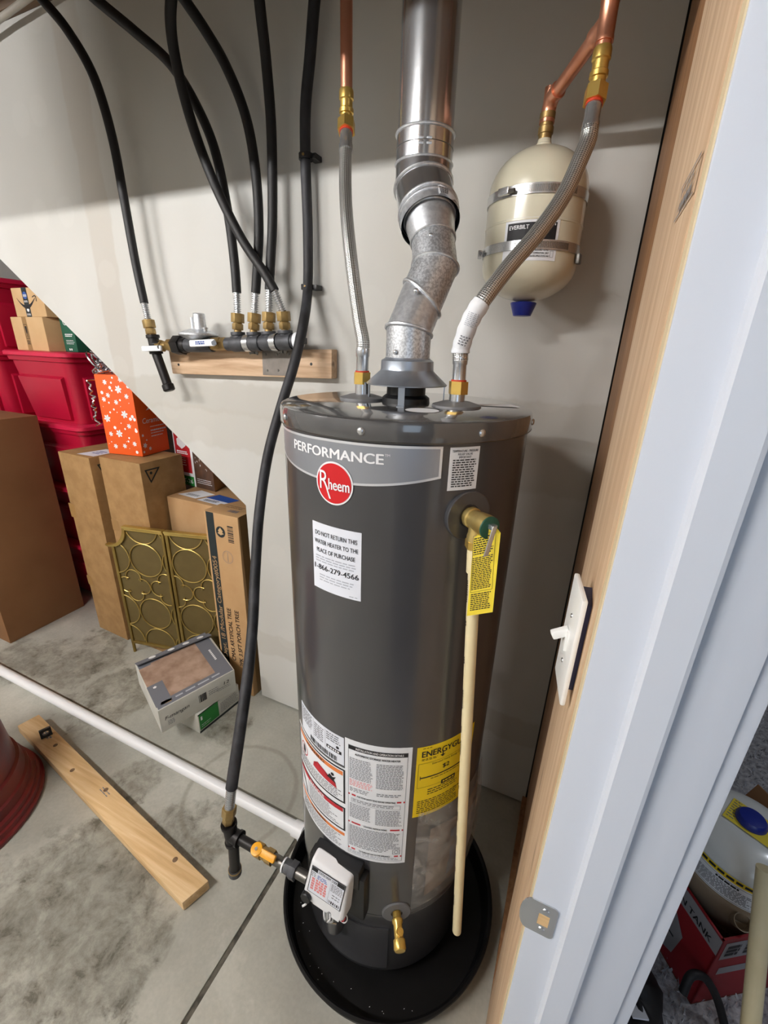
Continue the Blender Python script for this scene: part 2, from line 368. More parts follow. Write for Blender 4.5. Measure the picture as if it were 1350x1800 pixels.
class Print:
    def __init__(s, surf): s.s = surf; s.m = {}
    def mb(s, mat): return s.m.setdefault(mat, MB())
    def rect(s, mat, u0, v0, u1, v1, h=.0007, n=None):
        n = n or max(1, int(abs(u1-u0)/.012)) if isinstance(s.s, Cyl) else 1
        vs = []; 
        for i in range(n+1):
            u = u0+(u1-u0)*i/n; vs += [s.s.p(u, v0, h), s.s.p(u, v1, h)]
        s.mb(mat).add(vs, [(2*i, 2*i+2, 2*i+3, 2*i+1) for i in range(n)]); return s
    def frame(s, mat, u0, v0, u1, v1, t, h=.0009):
        for a in ((u0, v0, u1, v0+t), (u0, v1-t, u1, v1), (u0, v0, u0+t, v1), (u1-t, v0, u1, v1)): s.rect(mat, *a, h=h)
        return s
    def poly(s, mat, pts, h=.0008):
        us = [p[0] for p in pts]
        if isinstance(s.s, Cyl) and max(us)-min(us) > .012:      # slice it so that it follows the curved jacket
            b = bmesh.new(); b.faces.new([b.verts.new((u, v, 0)) for u, v in pts]); bmesh.ops.triangulate(b, faces=b.faces[:], ngon_method='EAR_CLIP'); u = min(us)+.007
            while u < max(us): bmesh.ops.bisect_plane(b, geom=b.verts[:]+b.edges[:]+b.faces[:], plane_co=(u, 0, 0), plane_no=(1, 0, 0)); u += .007
            b.verts.index_update(); s.mb(mat).add([s.s.p(v.co.x, v.co.y, h) for v in b.verts], [[v.index for v in f.verts] for f in b.faces]); b.free(); return s
        s.mb(mat).add([s.s.p(u, v, h) for u, v in pts], [tuple(range(len(pts)))]); return s
    def disc(s, mat, u, v, r, h=.0008, n=32, r2=None):
        if r2 is None:
            vs = [s.s.p(u, v, h)]+[s.s.p(u+r*math.cos(6.2832*i/n), v+r*math.sin(6.2832*i/n), h) for i in range(n)]
            s.mb(mat).add(vs, [(0, 1+i, 1+(i+1) % n) for i in range(n)])
        else:
            vs = [s.s.p(u+q*math.cos(6.2832*i/n), v+q*math.sin(6.2832*i/n), h) for i in range(n) for q in (r, r2)]
            s.mb(mat).add(vs, [(2*i, 2*((i+1) % n), 2*((i+1) % n)+1, 2*i+1) for i in range(n)])
        return s
    def text(s, mat, st, u, v, size, width=None, al='C', bold=.0, h=.0011, shear=0, rot=0):
        vs, fs = glyphs(st, 0); xs = [a for a, b in vs]; x0, x1 = min(xs), max(xs); kx = size*1.4 if width is None else width/(x1-x0); ky = size*1.4   # size = cap height
        sh = {'L': 0, 'C': (x1-x0)*kx/2, 'R': (x1-x0)*kx}[al]; c, si = math.cos(rot), math.sin(rot); q = []
        for a, b in vs:
            a = (a-x0)*kx-sh+b*ky*shear; b = b*ky; q.append(s.s.p(u+a*c-b*si, v+a*si+b*c, h))
        s.mb(mat).add(q, fs)
        if bold:      # heavier stroke: the same glyphs again, a hair to each side
            e = bold*ky*1.6
            for dx, dy in ((e, 0), (-e, 0), (0, e*.7)):
                s.mb(mat).add([s.s.p(u+a*c-b*si, v+a*si+b*c, h+.00005) for a, b in [((x-x0)*kx-sh+y*ky*shear+dx, y*ky+dy) for x, y in vs]], fs)
        return s
    def lines(s, mat, u0, v0, u1, v1, rows, fill=.55, h=.0010, word=(.004, .012), gap=.0022, rag=.15):
        p = (v1-v0)/rows
        for i in range(rows):
            vt = v1-i*p; u = u0; end = u1-(u1-u0)*random.random()*rag
            while u < end:
                l = min(random.uniform(*word), end-u)
                if l > .001: s.rect(mat, u, vt-p*fill, u+l, vt, h, 1)
                u += l+gap
        return s
    def barcode(s, mat, u0, v0, u1, v1, h=.001):
        u = u0
        while u < u1: l = random.choice((.001, .0015, .003)); s.rect(mat, u, v0, min(u+l, u1), v1, h, 1); u += l+random.choice((.001, .002))
        return s
    def build(s, parent, name='print'):
        for mat, m in s.m.items():
            o = m.build(name, mat, parent, smooth=False, recalc=False)
            if name in ('print', 'slot') and len(m.f) > 1: o['kind'] = 'stuff'
def label(parent, name, surf, mat, w, h, th=.0006, lab=None, n=None):
    """a sheet w x h centred on the surf origin"""
    n = n or (max(2, int(w/.012)) if isinstance(surf, Cyl) else 1); m = MB(); vs = []
    for i in range(n+1):
        u = -w/2+w*i/n; vs += [surf.p(u, -h/2, 0), surf.p(u, h/2, 0), surf.p(u, -h/2, th), surf.p(u, h/2, th)]
    fs = [(0, 1, 3, 2), (4*n, 4*n+2, 4*n+3, 4*n+1)]
    for i in range(n):
        a = 4*i; b = a+4; fs += [(a+2, b+2, b+3, a+3), (a, a+1, b+1, b), (a, b, b+2, a+2), (a+1, a+3, b+3, b+1)]
    o = m.add(vs, fs).build(name, mat, parent, smooth=True)
    if lab: o['label'] = lab
    return o

# =================================================================== THE SETTING
fl = struct(MB().box(-5.2, .172, -3.2, 2.8, -.14, -.035).build('floor', 'seam_dark'))
MB().box(-.6635, -.6485, -3.2, 2.8, -.035, -.005).build('joint_filler', 'joint_grey', fl)
MB().box(-5.2, -.6625, -3.2, 2.8, -.035, 0).build('slab', 'concrete', fl, bevel=.006)
MB().box(-.6495, .172, -3.2, 2.8, -.035, 0).build('slab', 'concrete', fl, bevel=.006)
cp = struct(MB().box(.172, 3.2, -3.2, 3.4, -.14, .012).build('floor_carpet', 'carpet'))
fib = MB()
for i in range(15000):      # pile, only where the doorway shows it
    x = random.uniform(.25, 1.9); y = random.uniform(.55, 3.0); h = random.uniform(.010, .024); a = random.uniform(0, 6.28); wd = random.uniform(.002, .0045)
    dx, dy = math.cos(a)*wd, math.sin(a)*wd; lx, ly = random.uniform(-.014, .014), random.uniform(-.014, .014)
    fib.add([(x-dx, y-dy, .011), (x+dx, y+dy, .011), (x+lx, y+ly, .012+h)], [(0, 1, 2)])
stuff(fib.build('carpet_pile', 'carpet_fibre', cp, smooth=False, recalc=False))

# back wall: drywall cut along the stairs, open below them
diag = [(-1.197, .008), (.055, .008), (.055, 2.67), (-3.48, 2.67), (-1.194, 1.002)]
wb = struct(MB().prism([(x, WY, z) for x, z in diag], (0, .013, 0)).build('wall_back', 'drywall'))
MB().box(-1.19, .055, WY+.013, WY+.02, 0, .012).build('bottom_plate', 'seam_dark', wb)
MB().box(.045, .075, WY+.0135, WY+.03, 0, 2.67).build('corner_gap_shade', 'seam_dark', wb)  # near-black strip that puts the shade of the corner gap into colour
# space under the stairs
struct(MB().box(-5.2, -.9, 2.75, 2.79, 0, 2.67).build('wall_under_stairs', 'stair_wood'))
sl = (2.67-1.002)/(-3.48+1.194)
sof = struct(MB().prism([(-1.0, WY+.03, 1.002+sl*(.194)+.05), (-3.6, WY+.03, 1.002+sl*(-2.406)+.05), (-3.6, WY+.03, 1.002+sl*(-2.406)+.11), (-1.0, WY+.03, 1.002+sl*.194+.11)], (0, 1.42, 0)).build('ceiling_stairs', 'stair_wood'))
for k in range(9):
    x = -1.25-k*.265; z = 1.002+sl*(x+1.194)+.047
    MB().prism([(x, WY+.05, z), (x-.22, WY+.05, z-sl*.22), (x-.22, WY+.05, z-sl*.22-.02), (x, WY+.05, z-.02)], (0, 1.38, 0)).build('stair_board', 'stair_wood', sof, bevel=.003)
# ceiling: subfloor on joists that run along the wall
ce = struct(MB().box(-5.2, 3.2, -3.2, WY, 2.92, 2.94).build('ceiling', 'osb'))
for y in (-2.9, -2.5, -2.1, -1.7, -1.3, -.9, -.5, -.1, .3, .7, 1.261):
    if y == -.9: MB().box(-5.2, .04, y, y+.038, 2.68, 2.92).build('joist', 'joist_wood', ce)
    else: MB().box(-5.2, .04, y, y+.038, 2.67, 2.92).build('joist', 'joist_wood', ce, bevel=.002)
MB().box(-2.25, .04, .46, .50, 2.275, 2.67).build('cutoff_beam', 'joist_wood', ce, bevel=.002)  # unseen beam, placed to cut the tube light off the upper wall
struct(MB().box(-4.62, 3.2, -3.24, -3.2, 0, 2.9).build('wall_front', 'drywall'))
struct(MB().box(-4.62, -4.6, -3.2, 2.75, 0, 2.9).build('wall_left', 'drywall'))
tag(MB().tube([at(-40, 62, y=1.255), at(0, 33, y=1.255), at(45, 0, y=1.25), at(110, -48, y=1.245)], .010, 10).build('ceiling_cable', 'cable_grey'), 'pale cable strung under the dark ceiling joist', 'cable')

# door wall: bare studs beside a white jamb
JY = .39
wr = struct(MB().box(.075, .165, .435, WY+.05, 0, 2.67).build('wall_right', 'pine_shaded_z'))
MB().box(.0445, .075, JY+.021, .70, 0, 2.67).build('stud', 'pine_z', wr, bevel=.004)
MB().box(.059, .075, .80, WY-.003, .10, 1.29).build('stud', 'pine_shaded_z', wr, bevel=.002)
MB().box(.059, .075, .80, WY-.003, 1.2925, 2.67).build('stud', 'pine_shaded_z', wr, bevel=.002)
MB().box(.045, .165, .45, WY, 0, .04).build('bottom_plate', 'pine_shaded_z', wr)
MB().box(.165, .178, JY+.06, 3.3, 0, 2.67).build('drywall_panel', 'drywall', wr)
MB().box(.165, .178, -3.2, -.52, 0, 2.67).build('drywall_panel', 'drywall', wr)
st = wr
sp = Plane(at(1213, 328, x=.0443), (0, -1, 0), (0, 0, 1), (-1, 0, 0))
P = Print(sp); P.frame('ink_grey', -.05, -.012, .03, .012, .0015); P.text('ink_grey', 'HIB', -.01, .002, .006, .05); P.lines('ink_grey', -.038, -.009, .02, -.001, 1, .8, h=.0008, word=(.006, .014)); P.build(wr, 'grade_stamp')
d1 = struct(empty('door_1', (.11, JY, 0)))
MB().box(.0475, .170, JY, JY+.019, .0, 2.10).build('jamb', 'jamb_paint', d1, bevel=.0015)
MB().box(.0462, .0474, JY+.002, JY+.0195, .0, 2.10).build('jamb_edge', 'raw_edge', d1)
MB().prism([(.0870, JY, 0), (.0885, JY-.007, 0), (.0910, JY-.0105, 0), (.118, JY-.0115, 0), (.1215, JY-.0105, 0), (.1215, JY, 0)], (0, 0, 2.09)).build('door_stop', 'jamb_paint', d1, ang=18)
MB().box(.170, .186, JY+.006, JY+.066, .012, 2.16).build('casing', 'jamb_paint', d1, bevel=.003)
MB().box(.0475, .170, JY-.90, JY-.881, 0, 2.10).build('jamb', 'jamb_paint', d1, bevel=.0015)
MB().box(.0475, .170, JY-.90, JY+.019, 2.10, 2.12).build('head_jamb', 'jamb_paint', d1, bevel=.0015)
# strike plate
a = at(932, 1575, y=JY); b = at(919.7, 1625, y=JY); c = at(984, 1600, y=JY); zt, zb = a.z, b.z; zm = (zt+zb)/2; x1 = c.x
pl = []
def arc(cx, cz, r, a0, a1, k=6): return [(cx+r*math.cos(R_(a0+(a1-a0)*i/k)), cz+r*math.sin(R_(a0+(a1-a0)*i/k))) for i in range(k+1)]
out = arc(x1-.006, zt-.006, .006, 90, 0)+arc(x1-.006, zb+.006, .006, 0, -90)+[(.0475, zb)]+[(.0475-.011*math.sin(R_(t)), zm-(zt-zb)/2*math.cos(R_(t))) for t in range(20, 161, 20)]+[(.0475, zt)]
h0, h1, hz = x1-.021, x1-.008, (zt-zb)*.21
s = MB(); n = len(out); hole = [(h1, zm+hz*.8), (h1, zm-hz*.9), (h0, zm-hz*.9), (h0, zm+hz*.8)]
b_ = bmesh.new(); ov = [b_.verts.new((x, JY-.0016, z)) for x, z in out]; hv = [b_.verts.new((x, JY-.0016, z)) for x, z in hole]
es = [b_.edges.new((ov[i], ov[(i+1) % n])) for i in range(n)]+[b_.edges.new((hv[i], hv[(i+1) % 4])) for i in range(4)]
r = bmesh.ops.triangle_fill(b_, edges=es, use_beauty=True); ex = bmesh.ops.extrude_face_region(b_, geom=b_.faces[:])
bmesh.ops.translate(b_, verts=[v for v in ex['geom'] if isinstance(v, bmesh.types.BMVert)], vec=(0, .0014, 0))
b_.verts.index_update(); s.add([v.co.copy() for v in b_.verts], [[v.index for v in f.verts] for f in b_.faces]); b_.free()
sk = s.build('strike_plate', 'steel', d1); sk['label'] = 'brushed steel strike plate'
MB().box(h0-.001, h1+.001, JY-.0012, JY-.0004, zm-hz, zm+hz).build('latch_hole', 'pine', sk)
for zz in (zt-.012, zb+.011): MB().lathe([(.0045, 0), (.0038, .0012), (.001, .0014)], ((h0+h1)/2, JY-.0015, zz), (0, -1, 0), 14).build('screw', 'steel', sk)

# light switch on the stud
ls = thing('light_switch', (.03, .45, 1.25), 'white toggle light switch with plate standing off the bare stud', 'switch')
q0, q1 = at(1029, 1056, y=.432), at(1000, 1243, y=.432)
cz = (q0.z+q1.z)/2; hh = abs(q0.z-q1.z)/2; xs = q0.x
U = Vector((-.150, .989, 0)); Nn = Vector((-.989, -.150, 0)); pc = Vector((xs, .432, cz))+U*.03
MB().obox(pc, U, (0, 0, 1), Nn, .064, 2*hh, .006).build('switch_plate', 'switch_white', ls, bevel=.0025)
MB().obox(pc+Nn*.004, U, (0, 0, 1), Nn, .014, .026, .004).build('toggle_collar', 'switch_white', ls, bevel=.001)
MB().obox(pc+Nn*.011+Vector((0, 0, .006)), U, (Nn*.5+Vector((0, 0, .86))), (Nn*.86-Vector((0, 0, .5))), .008, .010, .020).build('toggle', 'switch_white', ls, bevel=.002)
for dz in (-.03, .03): MB().lathe([(.003, 0), (.0025, .001)], pc+Nn*.003+Vector((0, 0, dz)), Nn, 10).build('screw', 'steel', ls)
MB().obox(pc-Nn*.014+U*.004, U, (0, 0, 1), Nn, .044, 2*hh*.82, .022).build('switch_box', 'box_blue', ls, bevel=.002)

# =================================================================== WATER HEATER
wh = thing('water_heater', (HX, HY, .045), 'tall dark grey cylindrical gas water heater standing in a black pan', 'water heater')
C0 = (HX, HY, 0)
MB().lathe([(.20, .05), (.233, .05), (.236, .056), (.236, .30), (HR, .305), (HR, 1.49)], C0, n=96).build('jacket', 'heater_grey', wh)
MB().lathe([(.238, .300), (.2418, .302), (.2418, .306), (.238, .308)], C0, n=96, cap=False).build('seam', 'heater_grey', wh)
cap = MB().lathe([(.242, 1.487), (.2455, 1.487), (.2465, 1.489), (.2465, 1.512), (.2445, 1.5185), (.239, 1.5215), (.01, 1.5215)], C0, n=96).build('top_cap', 'cap_grey', wh)
MB().lathe([(.2462, 1.4875), (.2472, 1.4885), (.2462, 1.4895)], C0, n=96, cap=False).build('cap_lip', 'steel_dark', wh)
def hp(deg, z, r=HR): return Vector((HX+r*math.cos(R_(deg)), HY+r*math.sin(R_(deg)), z))
def hn(deg): return Vector((math.cos(R_(deg)), math.sin(R_(deg)), 0))
for d in (-84, -39.3, -127.5, 4, 50, 95, 140, 185):
    MB().lathe([(.0062, 0), (.0062, .0016), (.004, .0036), (.0008, .004)], hp(d, 1.503, .2463), hn(d), 12).build('screw', 'steel', cap)
# top fittings
for nm, x in (('cold_port', at(637, 688, y=HY-.004).x), ('hot_port', at(804, 690, y=HY-.004).x)):
    MB().lathe([(.047, 0), (.046, .004), (.026, .010), (.014, .0105)], (x, HY-.004, 1.5215), n=32).build('port_collar', 'boss_grey', wh)
    MB().lathe([(.0150, 0), (.0150, .028), (.014, .029)], (x, HY-.004, 1.528), n=24).build('nipple', 'steel', wh)
MB().lathe([(.048, 0), (.047, .010), (.042, .014), (.0385, .016), (.0385, .042)], (HX, HY, 1.5215), n=40).build('flue_collar', 'plastic_black', wh)
P = Print(Plane((-.255, HY-.10, 1.5215), (1, .1, 0), (-.1, 1, 0))); P.disc('paper_white', 0, 0, .03, n=24); P.build(wh, 'sticker'); P = Print(P.s); P.poly('paper_white', [(.09, .13), (.16, .15), (.14, .19), (.07, .15)]); P.build(wh, 'sticker')
dh = MB().lathe([(.079, 0), (.0795, .002), (.0525, .026), (.0515, .029), (.0510, .044), (.047, .047), (.0445, .048), (.0435, .050)], (HX, HY, 1.556), n=48, cap=False).build('draft_hood', 'hood_zinc', wh)
for d in (-165, -75, 15, 105):
    p = Vector((HX, HY, 0))+hn(d)*.075; t = Vector((-hn(d).y, hn(d).x, 0))
    MB().obox(p+Vector((0, 0, 1.5405)), t, hn(d), (0, 0, 1), .012, .002, .040).obox(p+Vector((0, 0, 1.5225))+hn(d)*.006, t, hn(d), (0, 0, 1), .014, .014, .002).build('hood_leg', 'hood_zinc', dh)

# printed labels on the jacket
def zb_(d): return 1.4205+.0000105*(d+98)**2 - .008
b = MB(); vs = []; D = list(range(-168, -53, 2)); fs = []; ln = MB(); lv = []; lf = []
for i, d in enumerate(D):
    lo = zb_(d); hi = 1.4835-.00010*max(0, -(d+100))
    vs += [hp(d, lo, HR+.0006), hp(d, hi, HR+.0006)]
    lv += [hp(d, lo, HR+.0010), hp(d, lo+.004, HR+.0010), hp(d, hi-.004, HR+.0010), hp(d, hi, HR+.0010)]
    if i: k = 2*(i-1); fs.append((k, k+2, k+3, k+1)); k = 4*(i-1); lf += [(k, k+4, k+5, k+1), (k+2, k+6, k+7, k+3)]
bd = b.add(vs, fs).build('brand_band', 'band_silver', wh, recalc=False)
k = len(lv); lv += [hp(-55, zb_(-54), HR+.001), hp(-54, zb_(-54), HR+.001), hp(-54, 1.4835, HR+.001), hp(-55, 1.4835, HR+.001)]; lf.append((k, k+1, k+2, k+3))
ln.add(lv, lf).build('band_border', 'band_line', bd, recalc=False)
P = Print(Cyl(-98.3, 1.4525)); P.text('ink_white', 'PERFORMANCE', 0, 0, .0165, .190, bold=.02); P.text('ink_white', 'TM', .101, .013, .004, .008); P.build(bd, 'lettering')
bs = Cyl(-96.2, 1.4105); B = Print(bs); B.disc('ink_white', 0, 0, .0372, h=.0016, n=48); B.build(wh, 'badge'); bo = COL.objects[-1]
P = Print(bs); P.disc('badge_red', 0, 0, .0342, h=.0022, n=48)
P.text('ink_white', 'R', -.0185, -.012, .0335, .019, bold=.0, h=.0030); P.poly('ink_white', [(-.0145, -.010), (-.0115, -.010), (-.0045, -.027), (-.0080, -.027)], h=.0030)
P.text('ink_white', 'heem', .0110, -.0105, .0195, .040, bold=.01, h=.0030); P.build(bo, 'lettering')
# relief valve caution label
cs = Cyl(-44.8, 1.4465); o = label(wh, 'caution_label', cs, 'paper_white', .053, .070)
P = Print(cs); P.text('ink', 'TEMPERATURE - PRESSURE', 0, .0275, .0036, .046, bold=.01); P.text('ink', 'RELIEF VALVE', 0, .0225, .0034, .026, bold=.01); P.text('ink', 'IMPORTANT', 0, .0175, .0034, .022, bold=.01)
P.lines('ink', -.021, -.031, .022, .0155, 12, .5, word=(.003, .009), gap=.0014, rag=.12); P.build(o)
# return notice
ns = Cyl(-96.2, 1.266); o = label(wh, 'notice_sheet', ns, 'paper_cool', .105, .132)
P = Print(ns)
for i, t in enumerate(('DO NOT RETURN THIS', 'WATER HEATER TO THE', 'PLACE OF PURCHASE')): P.text('ink', t, 0, .043-i*.0165, .0085, (.090, .094, .083)[i], bold=.006)
P.lines('ink_pale', -.045, -.012, .047, .003, 3, .45, word=(.006, .014)); P.text('ink', '1-866-279-4566', 0, -.0245, .0105, .096, bold=.01)
P.lines('ink_pale', -.036, -.050, .042, -.034, 3, .4, word=(.006, .014)); P.lines('ink_pale', .03, -.063, .048, -.060, 1, .6); P.build(o)
# rating plate
rs = Cyl(-109.6, .822); W_ = 35.4*math.pi/180*HR; o = label(wh, 'rating_plate', rs, 'paper_cool', W_, .078)
P = Print(rs); u0, u1 = -W_/2, W_/2
P.lines('ink_grey', u0+.006, -.008, u0+.055, .034, 8, .5); P.lines('ink_grey', u0+.062, -.012, u0+.095, .030, 7, .5); P.lines('ink_grey', u0+.102, .010, u1-.006, .034, 4, .5); P.rect('ink_grey', u0+.058, -.020, u0+.0588, .036); P.rect('ink_grey', u0+.098, -.020, u0+.0988, .036)
P.rect('ink', u0+.102, -.012, u1-.006, -.003, h=.0009); P.lines('ink_white', u0+.106, -.0100, u1-.010, -.005, 1, .9, h=.0013, word=(.003, .006), rag=0); P.disc('ink', u1-.016, .004, .004); P.barcode('ink', u0+.045, -.036, u1-.018, -.022); P.build(o)
# warning and danger sheet on the left
W_ = 44*math.pi/180*HR; wz = .6425; ws = Cyl(-112.2, wz); o = label(wh, 'warning_sheet', ws, 'paper_white', W_, .267, lab='white sheet with warning and danger boxes')
P = Print(ws); u0, u1 = -W_/2+.003, W_/2-.004; Z = lambda z: z-wz
P.frame('ink', u0, Z(.668), u1, Z(.772), .0045); P.rect('ink_orange', u0+.006, Z(.752), u1-.006, Z(.764)); P.text('ink', 'WARNING', -.005, Z(.7535), .009, .070, bold=.014)
P.disc('ink_red', u0+.034, Z(.722), .018, r2=.0155, h=.001); P.poly('ink', [(u0+.028, Z(.712)), (u0+.038, Z(.710)), (u0+.041, Z(.724)), (u0+.036, Z(.734)), (u0+.033, Z(.724)), (u0+.028, Z(.732))], h=.001)
fx = u0+.078; P.poly('ink_red', [(fx, Z(.712)), (fx+.078, Z(.703)), (fx+.074, Z(.716)), (fx+.066, Z(.711)), (fx+.058, Z(.724)), (fx+.049, Z(.717)), (fx+.040, Z(.732)), (fx+.030, Z(.722)), (fx+.018, Z(.738)), (fx+.014, Z(.724)), (fx+.003, Z(.726))], h=.001)
P.poly('ink', [(fx+.050, Z(.722)), (fx+.058, Z(.736)), (fx+.066, Z(.730)), (fx+.076, Z(.736)), (fx+.070, Z(.724)), (fx+.076, Z(.716)), (fx+.062, Z(.720))], h=.0013); P.disc('ink', fx+.066, Z(.739), .0045, h=.0013)
P.lines('ink_grey', u0+.010, Z(.674), u1-.008, Z(.702), 5, .45)
P.frame('ink', u0+.001, Z(.578), u1, Z(.655), .0045); P.rect('ink_red', u0+.006, Z(.638), u1-.006, Z(.650)); P.text('ink_white', 'DANGER', 0, Z(.6395), .009, .056, bold=.014)
P.poly('ink', [(u0+.010, Z(.636)), (u0+.016, Z(.636)), (u0+.040, Z(.600)), (u0+.046, Z(.585)), (u0+.040, Z(.586)), (u0+.030, Z(.606)), (u0+.022, Z(.612))], h=.001); P.rect('ink_grey', u0+.049, Z(.584), u0+.050, Z(.636)); P.lines('ink_grey', u0+.056, Z(.586), u1-.012, Z(.634), 9, .42, rag=.35)
P.rect('ink_orange', u0+.004, Z(.560), u1-.002, Z(.570)); P.text('ink', 'WARNING', 0, Z(.5612), .008, .060, bold=.014); P.lines('ink_grey', u0+.012, Z(.515), u1-.006, Z(.556), 8, .42); P.build(o)
# installation sheet
W_ = 34*math.pi/180*HR; wz = .687; isf = Cyl(-74.3, wz); o = label(wh, 'instruction_sheet', isf, 'paper_white', W_, .358, lab='white installation and operation sheet')
P = Print(isf); u0, u1 = -W_/2+.008, W_/2-.008; Z = lambda z: z-wz
P.frame('ink_grey', u0, Z(.516), u1, Z(.852), .0008); P.rect('ink', u0, Z(.840), u1, Z(.852)); P.text('ink_white', 'INSTALLATION AND OPERATION DETAILS', .004, Z(.8430), .0058, .100, bold=.01); P.text('ink', 'AUTOMATIC STORAGE WATER HEATER', 0, Z(.8275), .0058, .096, bold=.015)
um = -.004
P.lines('ink_grey', u0+.003, Z(.757), um-.003, Z(.818), 14, .5, word=(.003, .008), gap=.0014); P.lines('ink_pink', u0+.003, Z(.735), um-.004, Z(.755), 5, .5, word=(.003, .008)); P.lines('ink_grey', um+.003, Z(.745), u1-.004, Z(.818), 17, .5, word=(.003, .008), gap=.0014); P.lines('ink_grey', um+.005, Z(.722), u1-.006, Z(.732), 2, .5); P.lines('ink_grey', u0+.004, Z(.718), um-.010, Z(.731), 3, .5)
def bar(z, t, w):
    P.rect('ink_red', u0, Z(z), u0+.018, Z(z+.005)); P.rect('ink_red', u1-.018, Z(z), u1, Z(z+.005)); P.text('ink', t, 0, Z(z-.0004), .0052, w, bold=.01)
bar(.706, 'FOR YOUR SAFETY READ BEFORE OPERATING', .084)
P.frame('ink_grey', u0+.008, Z(.686), u1-.010, Z(.699), .0008); P.lines('ink_grey', u0+.011, Z(.688), u1-.013, Z(.697), 2, .5); P.lines('ink_grey', u0+.004, Z(.636), um-.006, Z(.682), 11, .5, word=(.003, .008), gap=.0014); P.lines('ink_grey', um+.004, Z(.632), u1-.004, Z(.682), 12, .5, word=(.003, .008), gap=.0014)
bar(.618, 'LIGHTING INSTRUCTIONS', .052); P.rect('ink_red', u0+.018, Z(.618), u0+.030, Z(.623)); P.rect('ink_red', u1-.030, Z(.618), u1-.018, Z(.623))
P.lines('ink_grey', u0+.003, Z(.556), u1-.005, Z(.612), 15, .5, word=(.003, .009), gap=.0014); P.lines('ink_grey', u0+.003, Z(.542), u1-.030, Z(.555), 3, .5); P.frame('ink_grey', u1-.022, Z(.540), u1-.005, Z(.555), .0014); P.disc('ink_grey', u1-.0135, Z(.5475), .005, r2=.0035)
bar(.530, 'TO TURN OFF GAS TO THE APPLIANCE', .072); P.lines('ink_pale', u0+.003, Z(.518), u1-.004, Z(.527), 2, .5); P.build(o)
# energy guide
W_ = 35.8*math.pi/180*HR; wz = .759; es_ = Cyl(-37, wz); o = label(wh, 'energy_label', es_, 'label_yellow', W_, .206, lab='yellow energy guide label')
P = Print(es_); u0, u1 = -W_/2, W_/2; Z = lambda z: z-wz
P.lines('ink', u0+.012, Z(.8555), u0+.035, Z(.8585), 1, .5); P.text('ink', 'ENERGYGUIDE', u0+.011, Z(.834), .0165, .126, al='L', bold=.014); P.poly('ink', [(u0+.058, Z(.836)), (u0+.061, Z(.836)), (u0+.061, Z(.828)), (u0+.066, Z(.828)), (u0+.0595, Z(.821)), (u0+.053, Z(.828)), (u0+.058, Z(.828))])
P.lines('ink', u0+.011, Z(.822), u0+.050, Z(.829), 2, .4); P.text('ink', 'Estimated Yearly Energy Cost', u0+.036, Z(.808), .005, .078, al='L'); P.text('ink', '$2', u0+.062, Z(.787), .012, .017, al='L', bold=.01)
P.rect('ink', u0+.010, Z(.772), u1-.012, Z(.7755)); P.rect('ink', u0+.010, Z(.768), u0+.0115, Z(.780)); P.frame('ink', u0+.005, Z(.745), u1-.006, Z(.816), .0006); P.lines('ink', u0+.035, Z(.765), u0+.11, Z(.768), 1, .6); P.rect('ink', u0+.062, Z(.738), u0+.100, Z(.750)); P.lines('label_yellow', u0+.066, Z(.741), u0+.096, Z(.747), 1, .7, h=.0014, word=(.004, .008), rag=0)
P.lines('ink', u0+.030, Z(.716), u0+.108, Z(.736), 3, .35); P.lines('ink', u0+.008, Z(.664), u0+.118, Z(.705), 7, .4); P.build(o)
# boss rings
MB().lathe([(.0425, -.012), (.0425, .0035), (.041, .005), (.020, .005), (.019, .002), (.002, .002)], hp(-41, 1.366), hn(-41), 40).build('relief_boss', 'heater_grey', wh)
MB().lathe([(.036, -.012), (.036, .002), (.034, .004), (.015, .0045), (.014, .001), (.002, .001)], hp(-60, .322, .240), hn(-60), 36).build('drain_boss', 'boss_grey', wh)
# drain valve
dv = MB().lathe([(.010, 0), (.010, .012), (.013, .014), (.013, .020), (.0105, .024), (.0105, .050), (.014, .052), (.0145, .068), (.012, .072), (.006, .073)], hp(-60, .322, .242), (hn(-60)*1+Vector((0, 0, -.10))), 20).build('drain_valve', 'brass_bright', wh)
p = hp(-60, .318, .242)+hn(-60)*.037; MB().rod(p, p+Vector((.006, -.004, .014)), .008, 16).rod(p+Vector((.006, -.004, .014)), p+Vector((.007, -.005, .017)), .0035, 10).build('drain_stem', 'brass_bright', dv)
# combustion door at the foot of the jacket
m = MB(); vs = []; fs = []
DD = list(range(-112, -62, 2))
for i, d in enumerate(DD):
    vs += [hp(d, .075, .2363), hp(d, .245, .2363), hp(d, .075, .2400), hp(d, .245, .2400)]
    if i: a, b = 4*(i-1), 4*i; fs += [(a+2, b+2, b+3, a+3), (a, b, b+2, a+2), (a+1, a+3, b+3, b+1)]
n = 4*(len(DD)-1); fs += [(0, 2, 3, 1), (n, n+1, n+3, n+2)]
MB().add(vs, fs).build('burner_door', 'heater_grey', wh)

